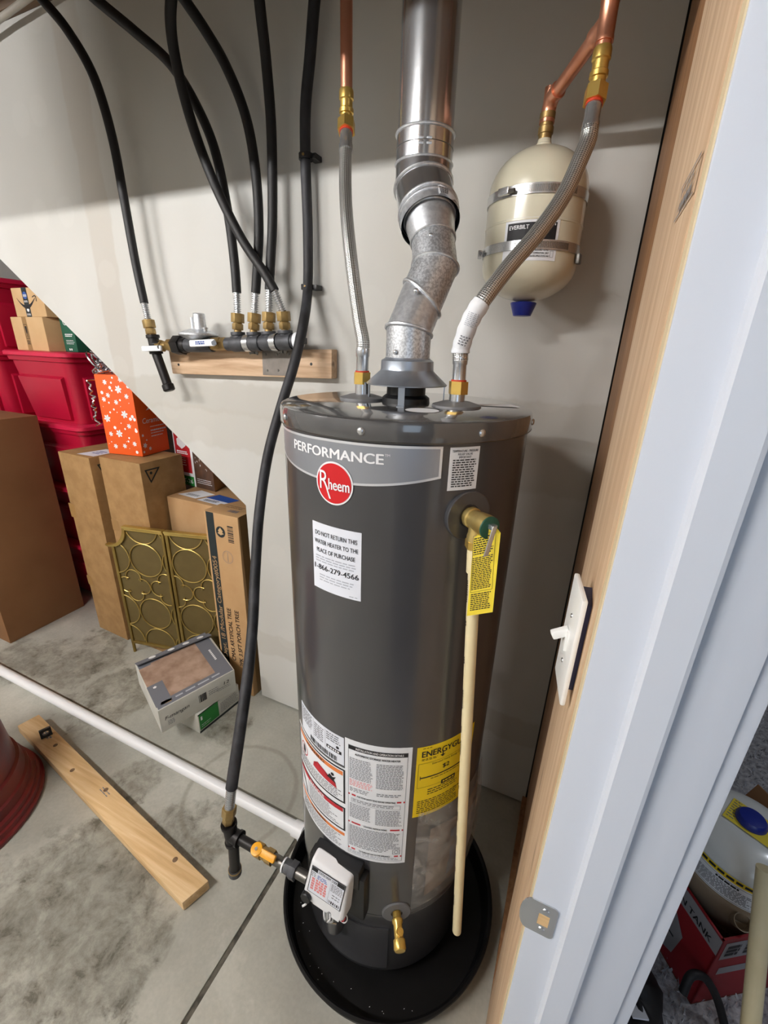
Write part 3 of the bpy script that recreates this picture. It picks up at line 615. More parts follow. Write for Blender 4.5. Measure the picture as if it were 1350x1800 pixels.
# gas control valve
gv = MB().obox(hp(-94, .40, .250), (1, 0, 0), (0, 0, 1), (0, 1, 0), .150, .150, .030).obox(hp(-94, .470, .252), (1, 0, 0), (0, 0, 1), (0, 1, 0), .125, .065, .034).build('gas_valve', 'plastic_black', wh, bevel=.006)
FY1, FY0 = .540, .520
tl, tr, br, bl = at(547, 1511, y=FY1), at(612, 1556, y=FY1), at(602, 1624, y=FY0), at(530, 1577, y=FY0)
n_ = (tr-tl).cross(bl-tl).normalized(); n_ = n_ if n_.y < 0 else -n_
bk = Vector((0, .045, 0)); g = .012
pts_b = [bl+bk+Vector((0, -.006, 0)), br+bk+Vector((.004, -.006, 0)), tr+bk+Vector((.004, -.012, .004)), tl+bk+Vector((0, -.012, .004))]
cv = MB().hexa(pts_b+[bl, br, tr, tl]).build('valve_cover', 'valve_white', gv, bevel=.009, seg=3)
cv['label'] = 'white plastic gas control cover'
Uv = (tr-tl+br-bl).normalized(); Vv = ((tl-bl)+(tr-br)).normalized(); Vv = (Vv-Uv*Vv.dot(Uv)).normalized(); Nf = Uv.cross(Vv); Nf = Nf if Nf.y < 0 else -Nf
cw = ((tr-tl).length+(br-bl).length)/2; ch = ((tl-bl).length+(tr-br).length)/2
cs = Plane((tl+tr+br+bl)/4+Vv*ch*.10+Nf*.0010, Uv, Vv, Nf); P = Print(cs); w2, h2 = cw*.42, ch*.33
P.rect('ink', -w2, -h2, w2, h2, h=.0002); P.rect('paper_cool', -w2+.0018, -h2+.0018, w2-.0018, h2-.0018, h=.0005); P.rect('ink', -w2+.002, h2-.013, w2-.002, h2-.002, h=.0007); P.rect('paper_cool', -w2*.62, h2-.0125, w2*.55, h2-.0025, h=.0009)
P.text('ink', 'STATUS LIGHT CODE', -w2*.02, h2-.0108, .0065, w2*1.1, bold=.014, h=.0011); P.lines('ink_blue', -w2*.58, h2-.030, w2*.05, h2-.018, 3, .5, h=.0008); P.lines('ink_pink', -w2*.62, -h2+.010, w2*.12, h2-.031, 5, .8, h=.0008); P.lines('ink_pink', -w2*.86, -h2+.010, -w2*.68, h2-.031, 5, .8, h=.0008); P.lines('ink_grey', -w2*.94, h2-.030, -w2*.68, h2-.016, 3, .5, h=.0008)
P.rect('ink_grey', w2*.20, -h2+.006, w2*.21, h2-.014, h=.0008); P.lines('ink_grey', w2*.26, 0, w2*.95, h2-.016, 6, .5, h=.0008, word=(.003, .007), gap=.0014); P.lines('ink_grey', w2*.40, -h2*.55, w2*.85, -h2*.15, 2, .35, h=.0008); P.barcode('ink', w2*.26, -h2+.005, w2*.92, -h2+.013, h=.0008); P.build(cv)
kp = (bl+(tl-bl)*.12)+Uv*.012; MB().lathe([(.013, -.004), (.013, .006), (.011, .008)], kp+Nf*.001, Nf, 20).build('control_knob', 'plastic_black', cv)
MB().obox(bl+Uv*cw*.72+Vv*ch*.10+Nf*.001, Uv, Vv, Nf, .006, .003, .001).build('indicator', 'ink_grey', cv)
MB().obox(bl+Uv*cw*.45-Vv*.004+bk*.3, Uv, Vv, Nf, .040, .012, .014).obox(bl+Uv*cw*.85-Vv*.006+bk*.35, Uv, Vv, Nf, .022, .016, .018).build('cover_clip', 'valve_white', cv, bevel=.002)
ig = MB().tube(spl([bl+Uv*.014-Vv*.004, bl+Uv*.013-Vv*.018-Nf*.004, bl+Uv*.007-Vv*.024]), .0025, 8).build('igniter_lead', 'valve_white', gv)
wb0 = bl+Uv*cw*.66+bk*.4
tube_d = MB().rod(wb0+Vector((-.016, .046, -.03)), wb0+Vector((-.016, .046, -.17)), .024, 24).build('burner_tube', 'heater_grey', wh)
for i, (du, c, k) in enumerate(((-.014, 'ink_white', 1), (-.006, 'steel', 1.6), (.002, 'ink_white', 1), (.010, 'steel', 1))):
    a = wb0+Uv*du+Vector((0, -.006, 0)); MB().tube(spl([a, a+Vector((.002, -.004, -.03)), a+Vector((-.006*i, .004, -.066)), a+Vector((-.004, .02, -.09))]), .0022*k, 8).build('wire', c, gv)
for du, c in ((.022, 'ink_red'), (.028, 'ink_white')):
    a = wb0+Uv*du+Vv*.016; MB().tube(spl([a, a+Vector((.012, .004, -.035)), a+Vector((.004, .004, -.062)), a+Vector((-.016, .004, -.060)), a+Vector((-.028, .010, -.078))]), .0014, 6).build('wire', c, gv)

# relief valve
a42 = -41; p0 = hp(a42, 1.366); n4 = hn(a42)
rv = MB().lathe([(.014, 0), (.014, .008), (.0175, .009), (.0175, .016), (.0155, .018), (.0155, .027), (.017, .032), (.0185, .048), (.0185, .058), (.002, .058)], p0, n4, 28).build('relief_valve', 'brass', wh)
q = p0+n4*.031; MB().lathe([(.0145, 0), (.0150, .020), (.0165, .026), (.0165, .033)], q, (0, 0, -1), 24).build('valve_outlet', 'brass', rv)
MB().nut(q+Vector((0, 0, -.033)), q+Vector((0, 0, -.046)), .0185).build('outlet_nut', 'brass_bright', rv)
e = p0+n4*.058; MB().lathe([(.0185, 0), (.0182, .0022), (.015, .003), (.002, .003)], e, n4, 28).build('green_cap', 'tag_green', rv)
rt = Vector((-n4.y, n4.x, 0)); f0 = e+n4*.005+Vector((0, 0, .004))
MB().obox(f0+n4*.003, rt, (0, 0, 1), n4, .010, .008, .010).build('lever_clevis', 'steel', rv, bevel=.001)
MB().obox(f0+n4*.010-rt*.007+Vector((0, 0, -.020)), rt, (rt*.22+Vector((0, 0, .97))), n4, .0085, .050, .0022).build('test_lever', 'steel', rv, bevel=.0008)
# discharge pipe
dp = thing('discharge_pipe', at(802, 1640, z=.27), 'cream plastic discharge pipe hanging down the front of the grey heater', 'pipe')
t0 = q+Vector((0, 0, -.046)); t1 = at(803, 1636, z=.27)
MB().rod(t0, t1, .0108, 24).build('pipe', 'cpvc_cream', dp)
dd_ = (t1-t0).normalized(); MB().rod(t0, t0+dd_*.045, .0138, 24).build('socket', 'cpvc_cream', dp)
sd = (dd_.cross(Vector((0, 1, 0)))).normalized(); sd = sd if sd.x < 0 else -sd
ps = Plane(t0+(sd*.8+Vector((0, -.6, 0))).normalized()*.0111, dd_, dd_.cross((sd*.8+Vector((0, -.6, 0)))), (sd*.8+Vector((0, -.6, 0)))); P = Print(ps)
u = .06
while u < .95: l = random.uniform(.006, .05); P.lines('ink', u, -.0014, u+l, .0014, 1, .9, word=(.002, .005), gap=.0015, h=.0003, rag=0); u += l+random.uniform(.02, .09)
P.build(dp)
# tag
TY = e.y-.004
tg = thing('caution_tag', (-.09, TY, 1.22), 'yellow printed caution tag hanging from the brass relief valve', 'tag')
def tp(px, py, dy=0): return at(px, py, y=TY+dy)
c4 = [tp(820.5, 1083), tp(866, 1076), tp(880, 937), tp(833, 946)]
top = [tp(873, 928), tp(848, 931)]
poly = [c4[0], c4[1], c4[2], top[0], top[1], c4[3]]
MB().prism(poly, (0, .0007, 0)).build('tag_sheet', 'tag_yellow', tg)
Ut = (c4[1]-c4[0]).normalized(); Vt = (c4[3]-c4[0]); Vt = (Vt-Ut*Vt.dot(Ut)).normalized(); tw = (c4[1]-c4[0]).length; thh = (c4[3]-c4[0]).length
ts = Plane(c4[0], Ut, Vt, (0, -1, 0)); sk_ = (c4[3]-c4[0]).dot(Ut)/thh
class Skew(Plane):
    def p(s, u, v, h): return Plane.p(s, u+v*sk_, v, h)
ts.__class__ = Skew; P = Print(ts)
P.frame('ink', tw*.10, thh*.28, tw*.92, thh*.93, .0005, h=.0004); P.lines('ink', tw*.14, thh*.70, tw*.88, thh*.90, 8, .5, h=.0005, word=(.002, .006), gap=.001); P.lines('ink', tw*.12, thh*.30, tw*.90, thh*.68, 18, .5, h=.0005, word=(.002, .006), gap=.001); P.lines('ink', tw*.12, thh*.05, tw*.90, thh*.26, 9, .5, h=.0005, word=(.002, .006), gap=.001); P.build(tg)
# plastic pouch with papers
pp = thing('document_pouch', hp(-25, .33, HR+.01), 'clear plastic pouch of folded papers stuck to the lower heater jacket', 'pouch')
def sheet(d0, d1, z0, z1, bul, nm, mat, r0=.003, lean=0):
    vs = []; fs = []; nx, nz = 22, 14
    for j in range(nz+1):
        for i in range(nx+1):
            s, t = i/nx, j/nz; d = d0+(d1-d0)*s+lean*(1-t); z = z0+(z1-z0)*t+.006*math.sin(7*s+2*t)
            vs.append(hp(d, z, HR+r0+bul*math.sin(math.pi*s)**.7*math.sin(math.pi*min(1, t*1.05))**.7+.0012*math.sin(17*s+5*t)*math.sin(11*t)))
    for j in range(nz):
        for i in range(nx): a = j*(nx+1)+i; fs.append((a, a+1, a+nx+2, a+nx+1))
    return MB().add(vs, fs).build(nm, mat, pp, recalc=False, ang=80)
sheet(-44, 14, .36, .60, .006, 'booklet', 'bag_paper', .002); sheet(-30, 4, .40, .56, .004, 'leaflet', 'ink_grey', .0062)
sheet(-52, 24, .325, .665, .018, 'pouch_film', 'clear_bag', .003)

# drain pan
PX, PY = -.305, .815
dpn = thing('drain_pan', (PX, PY, 0), 'round black plastic drain pan under the water heater', 'pan')
MB().lathe([(.01, .0), (.300, .0), (.306, .006), (.314, .052), (.3185, .056), (.3215, .060), (.3205, .0645), (.315, .0655), (.309, .062), (.299, .012), (.294, .007), (.01, .007)], (PX, PY, 0), n=96).build('pan_body', 'pan_black', dpn)
for i in range(16):
    a = random.uniform(-2.6, -.5); r = random.uniform(.25, .29); x, y = PX+r*math.cos(a), PY+r*math.sin(a)
    MB().obox((x, y, .0078), (1, random.random(), 0), (-random.random(), 1, 0), (0, 0, 1), random.uniform(.001, .003), .0012, .001).build('plaster_crumb', 'paper_white', dpn)
MB().lathe([(.019, 0), (.028, 0), (.028, .006), (.019, .006)], (PX-.302, PY+.02, .034), (1, 0, 0), 24).build('inner_nut', 'pvc_white', dpn)
# white pipe on the floor
pv = thing('drain_pipe', (-2.2, .835, 0), 'long white plastic pipe lying on the concrete floor', 'pipe')
MB().rod((-4.6, .835, .0225), (-.645, .835, .0275), .0215, 28).build('pipe', 'pvc_white', pv)
MB().lathe([(.027, 0), (.027, .030), (.031, .031), (.031, .041), (.026, .042), (.026, .048)], (-.674, .835, .0275), (1, 0, 0), 28).build('coupling', 'pvc_white', pv)

# =================================================================== VENT PIPE
vp = thing('vent_pipe', (HX, HY, 1.63), 'shiny galvanized vent pipe with elbows rising from the heater hood', 'vent pipe')
def gore(a, b, ra, rb, nm, mat, n0=None, n1=None):
    """one pipe segment between points a and b; n0/n1 = plane normals at the ends (mitre)"""
    a = Vector(a); b = Vector(b); d = (b-a).normalized(); n0 = (n0 or d).normalized(); n1 = (n1 or d).normalized()
    u = d.orthogonal().normalized(); v = d.cross(u); m = MB(); vs = []; K = 40
    for o_, n_, r in ((a, n0, ra), (b, n1, rb)):
        for i in range(K):
            t = 6.28318*i/K; w_ = (u*math.cos(t)+v*math.sin(t))*r; k = -w_.dot(n_)/d.dot(n_); vs.append(o_+w_+d*k)
    m.add(vs, [(i, (i+1) % K, K+(i+1) % K, K+i) for i in range(K)]); return m.build(nm, mat, vp)
def bead(o_, n_, d, r, nm='seam_ring', t=.0035, mat='galv'):
    o_ = Vector(o_); n_ = Vector(n_).normalized(); d = Vector(d).normalized(); u = d.orthogonal().normalized(); v = d.cross(u); pts = []
    for i in range(41):
        a = 6.28318*i/40; w_ = (u*math.cos(a)+v*math.sin(a))*r; pts.append(o_+w_+d*(-w_.dot(n_)/d.dot(n_)))
    return MB().tube(pts, t, 8, cap=False).build(nm, mat, vp)
A0 = Vector((HX, HY, 1.604)); A1 = Vector((HX, HY, 1.655))
A1 = at(716, 583, y=.831); A1.x = HX; A1.y = HY
A2 = at(737, 537, y=.860); A3 = at(765, 470, y=.895); A4 = at(761, 424, y=.915); A5 = at(755, 386, y=.935); A6 = at(744, 330, y=.975); A7 = at(745, 292, y=.98); A8 = at(745, 240, y=.98); A8.x = A7.x
TOP = Vector((A7.x, .98, 2.92))
r3, r4, rB = .0425, .050, .0555
def bis(p, q, s): return ((q-p).normalized()+(s-q).normalized()).normalized()
gore(A0, A1, r3, r3, 'lower_collar', 'galv_spangle', None, bis(A0, A1, A2)); bead(A1, bis(A0, A1, A2), A1-A0, r3+.001)
gore(A1, A2+(A2-A1)*.25, r3, r3, 'elbow_section', 'galv', bis(A0, A1, A2), bis(A1, A2, A3)+Vector((.5, 0, .0))); bead(A2+(A2-A1)*.25, bis(A1, A2, A3)+Vector((.5, 0, .0)), A2-A1, r3+.001)
gore(A2+(A2-A1)*.25, A3, r3, r3, 'elbow_section', 'galv_spangle', bis(A1, A2, A3)+Vector((.5, 0, .0)), bis(A2, A3, A4)); bead(A3, bis(A2, A3, A4), A3-A2, r3+.001, t=.0025)
gore(A3, A4, r3, r3*.97, 'elbow_section', 'galv_spangle', bis(A2, A3, A4)); bead(A4, A4-A3, A4-A3, r3, t=.0022)
gore(A4, A5, r3*.98, r4, 'increaser', 'galv'); bead(A5, A5-A4, A5-A4, r4-.001, t=.003)
gore(A5, A5+(A6-A5)*.3, r4-.003, r4-.003, 'inner_pipe', 'steel_dark')
dU = (A6-A5).normalized(); E0 = A5-dU*.012
gore(E0, E0+dU*.030, .0575, .0575, 'elbow_mouth', 'galv'); gore(E0+dU*.001, E0+dU*.028, .0560, .0560, 'mouth_shade', 'seam_dark'); bead(E0+dU*.030, dU, dU, .0575, t=.003); bead(E0+dU*.019, dU, dU, .0575, t=.0022)  # the near-black liner paints in the shade inside the elbow mouth
m67 = bis(E0, A6, A7)
gore(E0+dU*.030, A6, .0565, .0565, 'elbow_section', 'galv_clean', dU, m67); bead(A6, m67, dU, .0570, t=.003)
gore(A6, A7, .0562, rB, 'elbow_section', 'galv_clean', m67, Vector((0, 0, 1))); bead(A7, (0, 0, 1), (0, 0, 1), rB+.0005, t=.002)
gore(A7, A8, rB, rB, 'adjustable_sleeve', 'galv_clean'); bead(Vector((A7.x, .98, A8.z)), (0, 0, 1), (0, 0, 1), rB+.0003, t=.0028); bead(Vector((A7.x, .98, (A7.z+A8.z)/2)), (0, 0, 1), (0, 0, 1), rB, t=.0008, mat='steel_dark')
gore(Vector((A7.x, .98, A8.z)), TOP, .0535, .0535, 'double_wall_pipe', 'galv_clean')
hv = Vector((A7.x, .98, 0)); vd = Vector((A7.x, .98-.0, 0)); az = math.atan2(-.98, -A7.x)
for k, zz in enumerate((A7.z+.018, A8.z-.022)):
    for s in (-.010, .010):
        c_ = Vector((A7.x, .98, zz))+Vector((math.cos(az+s*14), math.sin(az+s*14), 0))*(rB-.0005); MB().obox(c_, (-math.sin(az), math.cos(az), 0), (0, 0, 1), (math.cos(az), math.sin(az), 0), .010, .004, .003).build('lock_tab', 'galv', vp, bevel=.001)
sw = (dU.cross(Vector((0, 0, 1)))).normalized(); fr = sw.cross(dU).normalized(); fr = fr if fr.y < 0 else -fr; sw = sw if sw.x > 0 else -sw
class OCyl:
    def __init__(s, o_, d, f, w_, r): s.o, s.d, s.f, s.w, s.r = o_, d, f, w_, r
    def p(s, u, v, h): a = u/s.r; return s.o+s.d*v+(s.f*math.cos(a)+s.w*math.sin(a))*(s.r+h)
sc_ = OCyl(E0+dU*.012, dU, fr, sw, .0578); P = Print(sc_)
vs = [sc_.p(-.002+.05*i/10, v+.004*math.sin(i), .0008+.0004*(i % 2)) for i in range(11) for v in (-.010, .010)]
lo = MB().add(vs, [(2*i, 2*i+2, 2*i+3, 2*i+1) for i in range(10)]).build('vent_sticker', 'paper_white', vp); lo['label'] = 'crumpled white printed sticker'
P.lines('ink', .001, -.008, .020, .008, 5, .55, h=.0020, word=(.002, .004), gap=.001); P.build(lo)
for p in (A0+Vector((-.008, -r3-.0005, .012)), A4+Vector((.010, -.042, .0)), A2+Vector((.008, -.043, .02))): MB().lathe([(.005, 0), (.0045, .002), (.0015, .004)], p, (0, -1, 0), 10).build('screw', 'steel', vp)

# =================================================================== WATER LINES
def braided(name, pts, lab, r=.0130):
    t = thing(name, pts[0], lab, 'hose'); c = spl(pts, 10); MB().tube(c, r, 20).build('braided_hose', 'braid', t)
    d0 = (c[1]-c[0]).normalized(); d1 = (c[-1]-c[-2]).normalized(); a, b = c[0], c[-1]
    MB().lathe([(.0125, 0), (.0125, .026), (.0138, .028), (.0142, .040), (.0134, .043)], a-d0*.034, d0, 20).build('ferrule', 'steel', t)
    MB().lathe([(.0142, -.006), (.0142, .008), (.0130, .010), (.0130, .036)], b, d1, 20).build('ferrule', 'steel', t)
    MB().lathe([(.0142, 0), (.0142, .004)], a-d0*.038, d0, 20).build('washer', 'red_washer', t); MB().nut(a-d0*.060, a-d0*.037, .0185).build('nut', 'brass_bright', t)
    MB().lathe([(.0142, 0), (.0142, .004)], b+d1*.035, d1, 20).build('washer', 'red_washer', t); MB().nut(b+d1*.039, b+d1*.063, .0190).build('nut', 'brass_bright', t)
    return t, b+d1*.063, d1
CYy = 1.0
XC, XH = at(637, 688, y=.827).x, at(804, 690, y=.827).x
lh = [Vector((XC, .827, 1.612)), Vector((XC, .827, 1.635)), at(631, 560, y=.835), at(619, 470, y=.86), at(610, 385, y=.90), at(607, 320, y=.94), at(608, 262, y=.97)]
t, e1, dd1 = braided('water_connector', lh, 'braided steel hose rising straight from the left port of the heater')
def adapter(e, d, mat='brass_bright'): return MB().lathe([(.0125, 0), (.0125, .012), (.0150, .013), (.0150, .020), (.0128, .022), (.0128, .034), (.0150, .036), (.0150, .048), (.0138, .052)], e, d, 20)
cl = thing('copper_pipe', e1, 'straight vertical copper pipe above the left braided hose', 'pipe')
adapter(e1, (0, 0, 1)).build('adapter', 'brass_bright', cl); MB().rod(e1+Vector((0, 0, .045)), (e1.x, e1.y, 2.92), .0122, 24).build('pipe', 'copper', cl)
P = Print(Cyl(-40, 2.36, .0124, (e1.x, e1.y))); P.rect('paper_white', -.006, -.06, .010, .08, h=.0006, n=4); P.build(cl, 'sticker')
rh = [Vector((XH, .827, 1.605)), Vector((XH, .827, 1.628)), at(826, 566, y=.818), at(850, 527, y=.82), at(895, 468, y=.86), at(945, 410, y=.90), at(990, 345, y=.94), at(1020, 280, y=.97), at(1033, 248, y=.985), at(1037, 226, y=.99)]
t, e2, dd2 = braided('water_connector', rh, 'braided steel hose curving from the right port up past the cream tank', .0142)
tgp = spl(rh, 10); pt = tgp[6:30]
wt = MB().tube(pt, [.0165+.0006*math.sin(i*1.3) for i in range(len(pt))], 16, cap=False).build('paper_tag', 'paper_white'); tag(wt, 'white printed paper tag wrapped around the right braided hose', 'tag')
i0 = len(pt)//2; td = (pt[i0+1]-pt[i0-1]).normalized(); tf = (CAM-pt[i0]); tf = (tf-td*tf.dot(td)).normalized(); P = Print(OCyl(pt[i0], td, tf, td.cross(tf), .0176)); 
P.lines('ink_pale', -.008, .004, .014, .028, 8, .4, h=.001, word=(.002, .005)); P.lines('ink_grey', -.006, -.030, .012, -.012, 4, .5, h=.001, word=(.002, .005)); P.build(wt)
cr = thing('copper_pipe', e2, 'copper pipe with a tee and branch leading to the cream tank', 'pipe')
adapter(e2, (0, 0, 1)).build('adapter', 'brass_bright', cr)
TE = at(1060, 38, y=e2.y); TE.x = e2.x; TE = Vector((e2.x, e2.y, TE.z))
MB().rod(e2+Vector((0, 0, .045)), (e2.x, e2.y, 2.92), .0122, 24).build('pipe', 'copper', cr)
TX, TYk = -.170, 1.165
EL = at(962, 180, y=TYk); EL = Vector((TX, TYk, EL.z))
bdir = (EL-TE).normalized()
tee = MB().lathe([(.0146, -.028), (.0146, -.022), (.0138, -.020), (.0138, .020), (.0146, .022), (.0146, .028)], TE, (0, 0, 1), 24).build('tee', 'copper', cr)
MB().lathe([(.0138, 0), (.0138, .026), (.0148, .028), (.0148, .036)], TE, bdir, 24).build('tee_branch', 'copper', tee)
MB().rod(TE+bdir*.03, EL-bdir*.012, .0122, 24).build('branch_pipe', 'copper', cr)
MB().tube(spl([EL-bdir*.034, EL-bdir*.016, EL+Vector((0, 0, -.010))-bdir*.003, EL+Vector((0, 0, -.034))], 6), .0142, 20).build('elbow', 'copper', cr)
MB().lathe([(.0152, 0), (.0152, .006)], EL-bdir*.036, bdir, 24).lathe([(.0152, 0), (.0152, .006)], EL+Vector((0, 0, -.036)), (0, 0, 1), 24).build('solder_lip', 'copper', cr)
# expansion tank
et = thing('expansion_tank', (TX, TYk, 1.69), 'cream expansion tank clamped to the wall with steel band straps', 'tank')
tr_ = .1035; zt_, zbm = 2.030, 1.735
prof = [(.012, zbm)]+[(tr_*math.sin(R_(a)), zbm+.070*(1-math.cos(R_(a)))) for a in range(14, 91, 8)]+[(tr_, zbm+.10), (tr_, zt_-.105)]+[(tr_*math.cos(R_(a)), zt_-.085+.085*math.sin(R_(a))) for a in range(0, 82, 8)]+[(.012, zt_)]
MB().lathe(prof, (TX, TYk, 0), n=64).build('shell', 'tank_cream', et)
MB().lathe([(tr_, 1.876), (tr_+.0012, 1.877), (tr_+.0012, 1.880), (tr_, 1.881)], (TX, TYk, 0), n=64, cap=False).build('weld_seam', 'tank_cream', et)
MB().lathe([(.018, zt_-.004), (.018, zt_+.004), (.015, zt_+.006), (.013, zt_+.016)], (TX, TYk, 0), n=24).build('neck', 'tank_cream', et)
MB().lathe([(.0135, 0), (.0135, .010), (.0155, .011), (.0155, .022), (.0135, .024), (.0135, .034), (.0155, .036), (.0155, .046)], (TX, TYk, zt_+.012), n=20).build('adapter', 'brass_old', et)
MB().lathe([(.0125, 0), (.0125, .05)], (TX, TYk, zt_+.050), n=20).build('stub', 'copper', et)
MB().lathe([(.019, 1.692), (.0205, 1.6925), (.0290, 1.716), (.0300, 1.7195), (.0285, 1.721), (.012, 1.7215), (.012, 1.735)], (TX, TYk, .012), n=24).build('valve_cap', 'blue_plastic', et)
for k, (zz, da) in enumerate(((1.930, -118), (1.832, -165))):
    s = MB().lathe([(tr_+.0008, zz-.009), (tr_+.0022, zz-.009), (tr_+.0022, zz+.009), (tr_+.0008, zz+.009)], (TX, TYk, 0), n=64, cap=False).build('band_strap', 'steel', et)
    sw2 = Print(Cyl(-70, zz, tr_+.0022, (TX, TYk)))
    for i in range(44): sw2.rect('steel_dark', -.055+i*.0027, -.006, -.0538+i*.0027, .006, h=.0002, n=1)
    sw2.build(s, 'slot')
    dn = Vector((math.cos(R_(da)), math.sin(R_(da)), 0)); tn = Vector((-dn.y, dn.x, 0)); pb = Vector((TX, TYk, zz))+dn*(tr_+.008)
    MB().obox(pb, tn, (0, 0, 1), dn, .026, .014, .010).build('buckle', 'steel', s, bevel=.002); MB().rod(pb+tn*.013+Vector((0, 0, -.002)), pb+tn*.026+Vector((0, 0, -.002)), .004, 6).build('clamp_screw', 'steel_dark', s)
for da in (-12, ): 
    dn = Vector((math.cos(R_(da)), math.sin(R_(da)), 0)); MB().obox(Vector((TX, TYk, 1.815))+dn*(tr_+.006), (-dn.y, dn.x, 0), (0, 0, 1), dn, .02, .02, .009).build('buckle', 'steel_dark', et, bevel=.003)
MB().box(TX-.04, TX+.04, TYk+tr_-.01, WY-.001, 1.80, 1.96).build('wall_bracket', 'zinc_plate', et)
tks = Cyl(-83, 1.842, tr_, (TX, TYk)); o = label(et, 'tank_label', tks, 'paper_white', .112, .078)
P = Print(tks); P.rect('ink', -.050, -.014, .050, .030, h=.0009); P.text('ink_white', 'EVERBILT', -.046, .0185, .0075, .040, al='L', bold=.01, h=.0012); P.lines('ink_white', .028, .0240, .047, .0275, 1, .9, h=.0012, word=(.002, .005), rag=0)
for i, t_ in enumerate(('MAXIMUM PRESSURE, 150 PSI', 'MAXIMUM TEMPERATURE, 200 F', 'POTABLE WATER APPLICATIONS ONLY')): P.text('ink', '- '+t_, -.012+.0*i, -.0215-i*.0055, .0032, .050+.002*i, al='L', bold=.01)
P.frame('ink_grey', .043, -.033, .050, -.021, .0006); P.build(o)

# =================================================================== GAS LINES
MYy = 1.215
bo_ = thing('mounting_board', at(440, 640, y=WY), 'pale pine board screwed to the wall under the gas manifold', 'board')
q = [at(303, 657, y=WY-.037), at(583, 666, y=WY-.037), at(583, 614, y=WY-.037), at(296, 616, y=WY-.037)]
MB().prism(q, (0, .0368, 0)).build('board', 'board_wood', bo_, bevel=.004)
for px, py in ((314, 641), (547, 640)): MB().lathe([(.005, 0), (.0045, .001)], at(px, py, y=WY-.0372), (0, -1, 0), 10).build('screw_hole', 'seam_dark', bo_)
mp_ = thing('bracket_plate', at(486, 660, y=WY-.04), 'square galvanized nail plate on the pine board under the manifold', 'plate')
q = [at(463, 659, y=WY-.0375), at(511, 661, y=WY-.0375), at(516, 607, y=WY-.0375), at(461, 609, y=WY-.0375)]
MB().prism(q, (0, -.002, 0)).build('plate', 'zinc_plate', mp_)
for px, py in ((467, 623), (487, 623), (507, 623), (470, 651), (489, 651)): MB().lathe([(.0042, 0), (.003, .0012)], at(px, py, y=WY-.0396), (0, -1, 0), 10).build('nail_head', 'steel_dark', mp_)
# manifold
ML, MRt = at(400, 605, y=MYy), at(521, 600, y=MYy); md = (MRt-ML).normalized()
mf = thing('gas_manifold', (ML+MRt)/2, 'dark iron gas manifold of four tees clamped over the pine board', 'manifold')
MB().rod(ML, MRt, .0215, 24).build('manifold_pipe', 'iron_grey', mf)
outl = []
for px, py in ((418, 584), (446, 584), (472, 583), (501, 581)):
    tp_ = at(px, py, y=MYy); c_ = ML+md*(tp_-ML).dot(md); outl.append((c_, tp_))
    MB().rod(c_, tp_, .0185, 20).lathe([(.0235, -.010), (.0235, 0)], tp_, (tp_-c_), 20).build('tee_outlet', 'iron_grey', mf, bevel=.001)
    MB().lathe([(.0245, -.026), (.0258, -.022), (.0258, .022), (.0245, .026)], c_, md, 24, cap=False).build('tee_body', 'iron_grey', mf)
for k, f in ((0, .33), (1, .72)): 
    c_ = ML+md*((MRt-ML).length*f); MB().lathe([(.0262, -.011), (.0272, -.011), (.0272, .011), (.0262, .011)], c_, md, 24, cap=False).build('pipe_clamp', 'steel', mf)
MB().lathe([(.026, 0), (.026, .012), (.022, .014), (.022, .018)], MRt, md, 24).build('end_cap', 'paper_white', mf); MB().obox(MRt+md*.026, md, (0, 0, 1), (0, 1, 0), .018, .018, .018).build('plug', 'iron_grey', mf, bevel=.002)
for px, py in ((446, 619), (496, 617)):
    c_ = at(px, py, y=1.235); MB().lathe([(.006, -.006), (.006, .006)], c_, (0, 0, 1), 12).obox(c_+Vector((-.011, 0, -.002)), (1, 0, .35), (0, 1, 0), (-.35, 0, 1), .014, .003, .009).obox(c_+Vector((.011, 0, -.002)), (1, 0, -.35), (0, 1, 0), (.35, 0, 1), .014, .003, .009).build('wing_nut', 'steel_dark', mf)
    MB().rod(c_, c_+Vector((0, 0, .05)), .003, 8).build('clamp_bolt', 'steel', mf)
# regulator, valves and drip leg, one assembly to the left
ga = thing('gas_regulator', at(340, 606, y=MYy), 'grey gas regulator with shut-off valves joined to the left of the manifold', 'regulator')
def rodpx(nm, mat, a, b, r, par, n=18, y=MYy): return MB().rod(at(*a, y=y), at(*b, y=y), r, n).build(nm, mat, par, bevel=.0015)
rodpx('nipple', 'brass_old', (372, 606), (402, 604), .013, ga); MB().nut(at(388, 605, y=MYy), at(399, 604, y=MYy), .021).build('fitting', 'brass_old', ga, bevel=.001)
rodpx('regulator_body', 'iron_grey', (325, 607), (374, 606), .024, ga)
c_ = at(349, 592, y=MYy-.0); MB().lathe([(.024, -.026), (.030, -.012), (.060, .002), (.066, .005), (.066, .011), (.060, .013), (.040, .021), (.022, .026)], c_, (0, 0, 1), 32).build('diaphragm_housing', 'galv', ga)
MB().lathe([(.021, 0), (.0200, .050), (.017, .053)], c_+Vector((.012, 0, .022)), (0, 0, 1), 24).build('spring_tower', 'galv', ga); MB().lathe([(.006, 0), (.006, .04)], c_+Vector((-.022, 0, .022)), (0, 0, 1), 12).build('vent_tube', 'galv', ga); MB().lathe([(.007, 0), (.007, .018), (.010, .019), (.010, .024)], c_+Vector((.045, -.01, .006)), (0, 0, 1), 12).build('test_plug', 'steel', ga)
MB().nut(at(309, 607, y=MYy), at(322, 607, y=MYy), .034).rod(at(320, 607, y=MYy), at(330, 607, y=MYy), .026).build('union', 'black_iron', ga, bevel=.002)
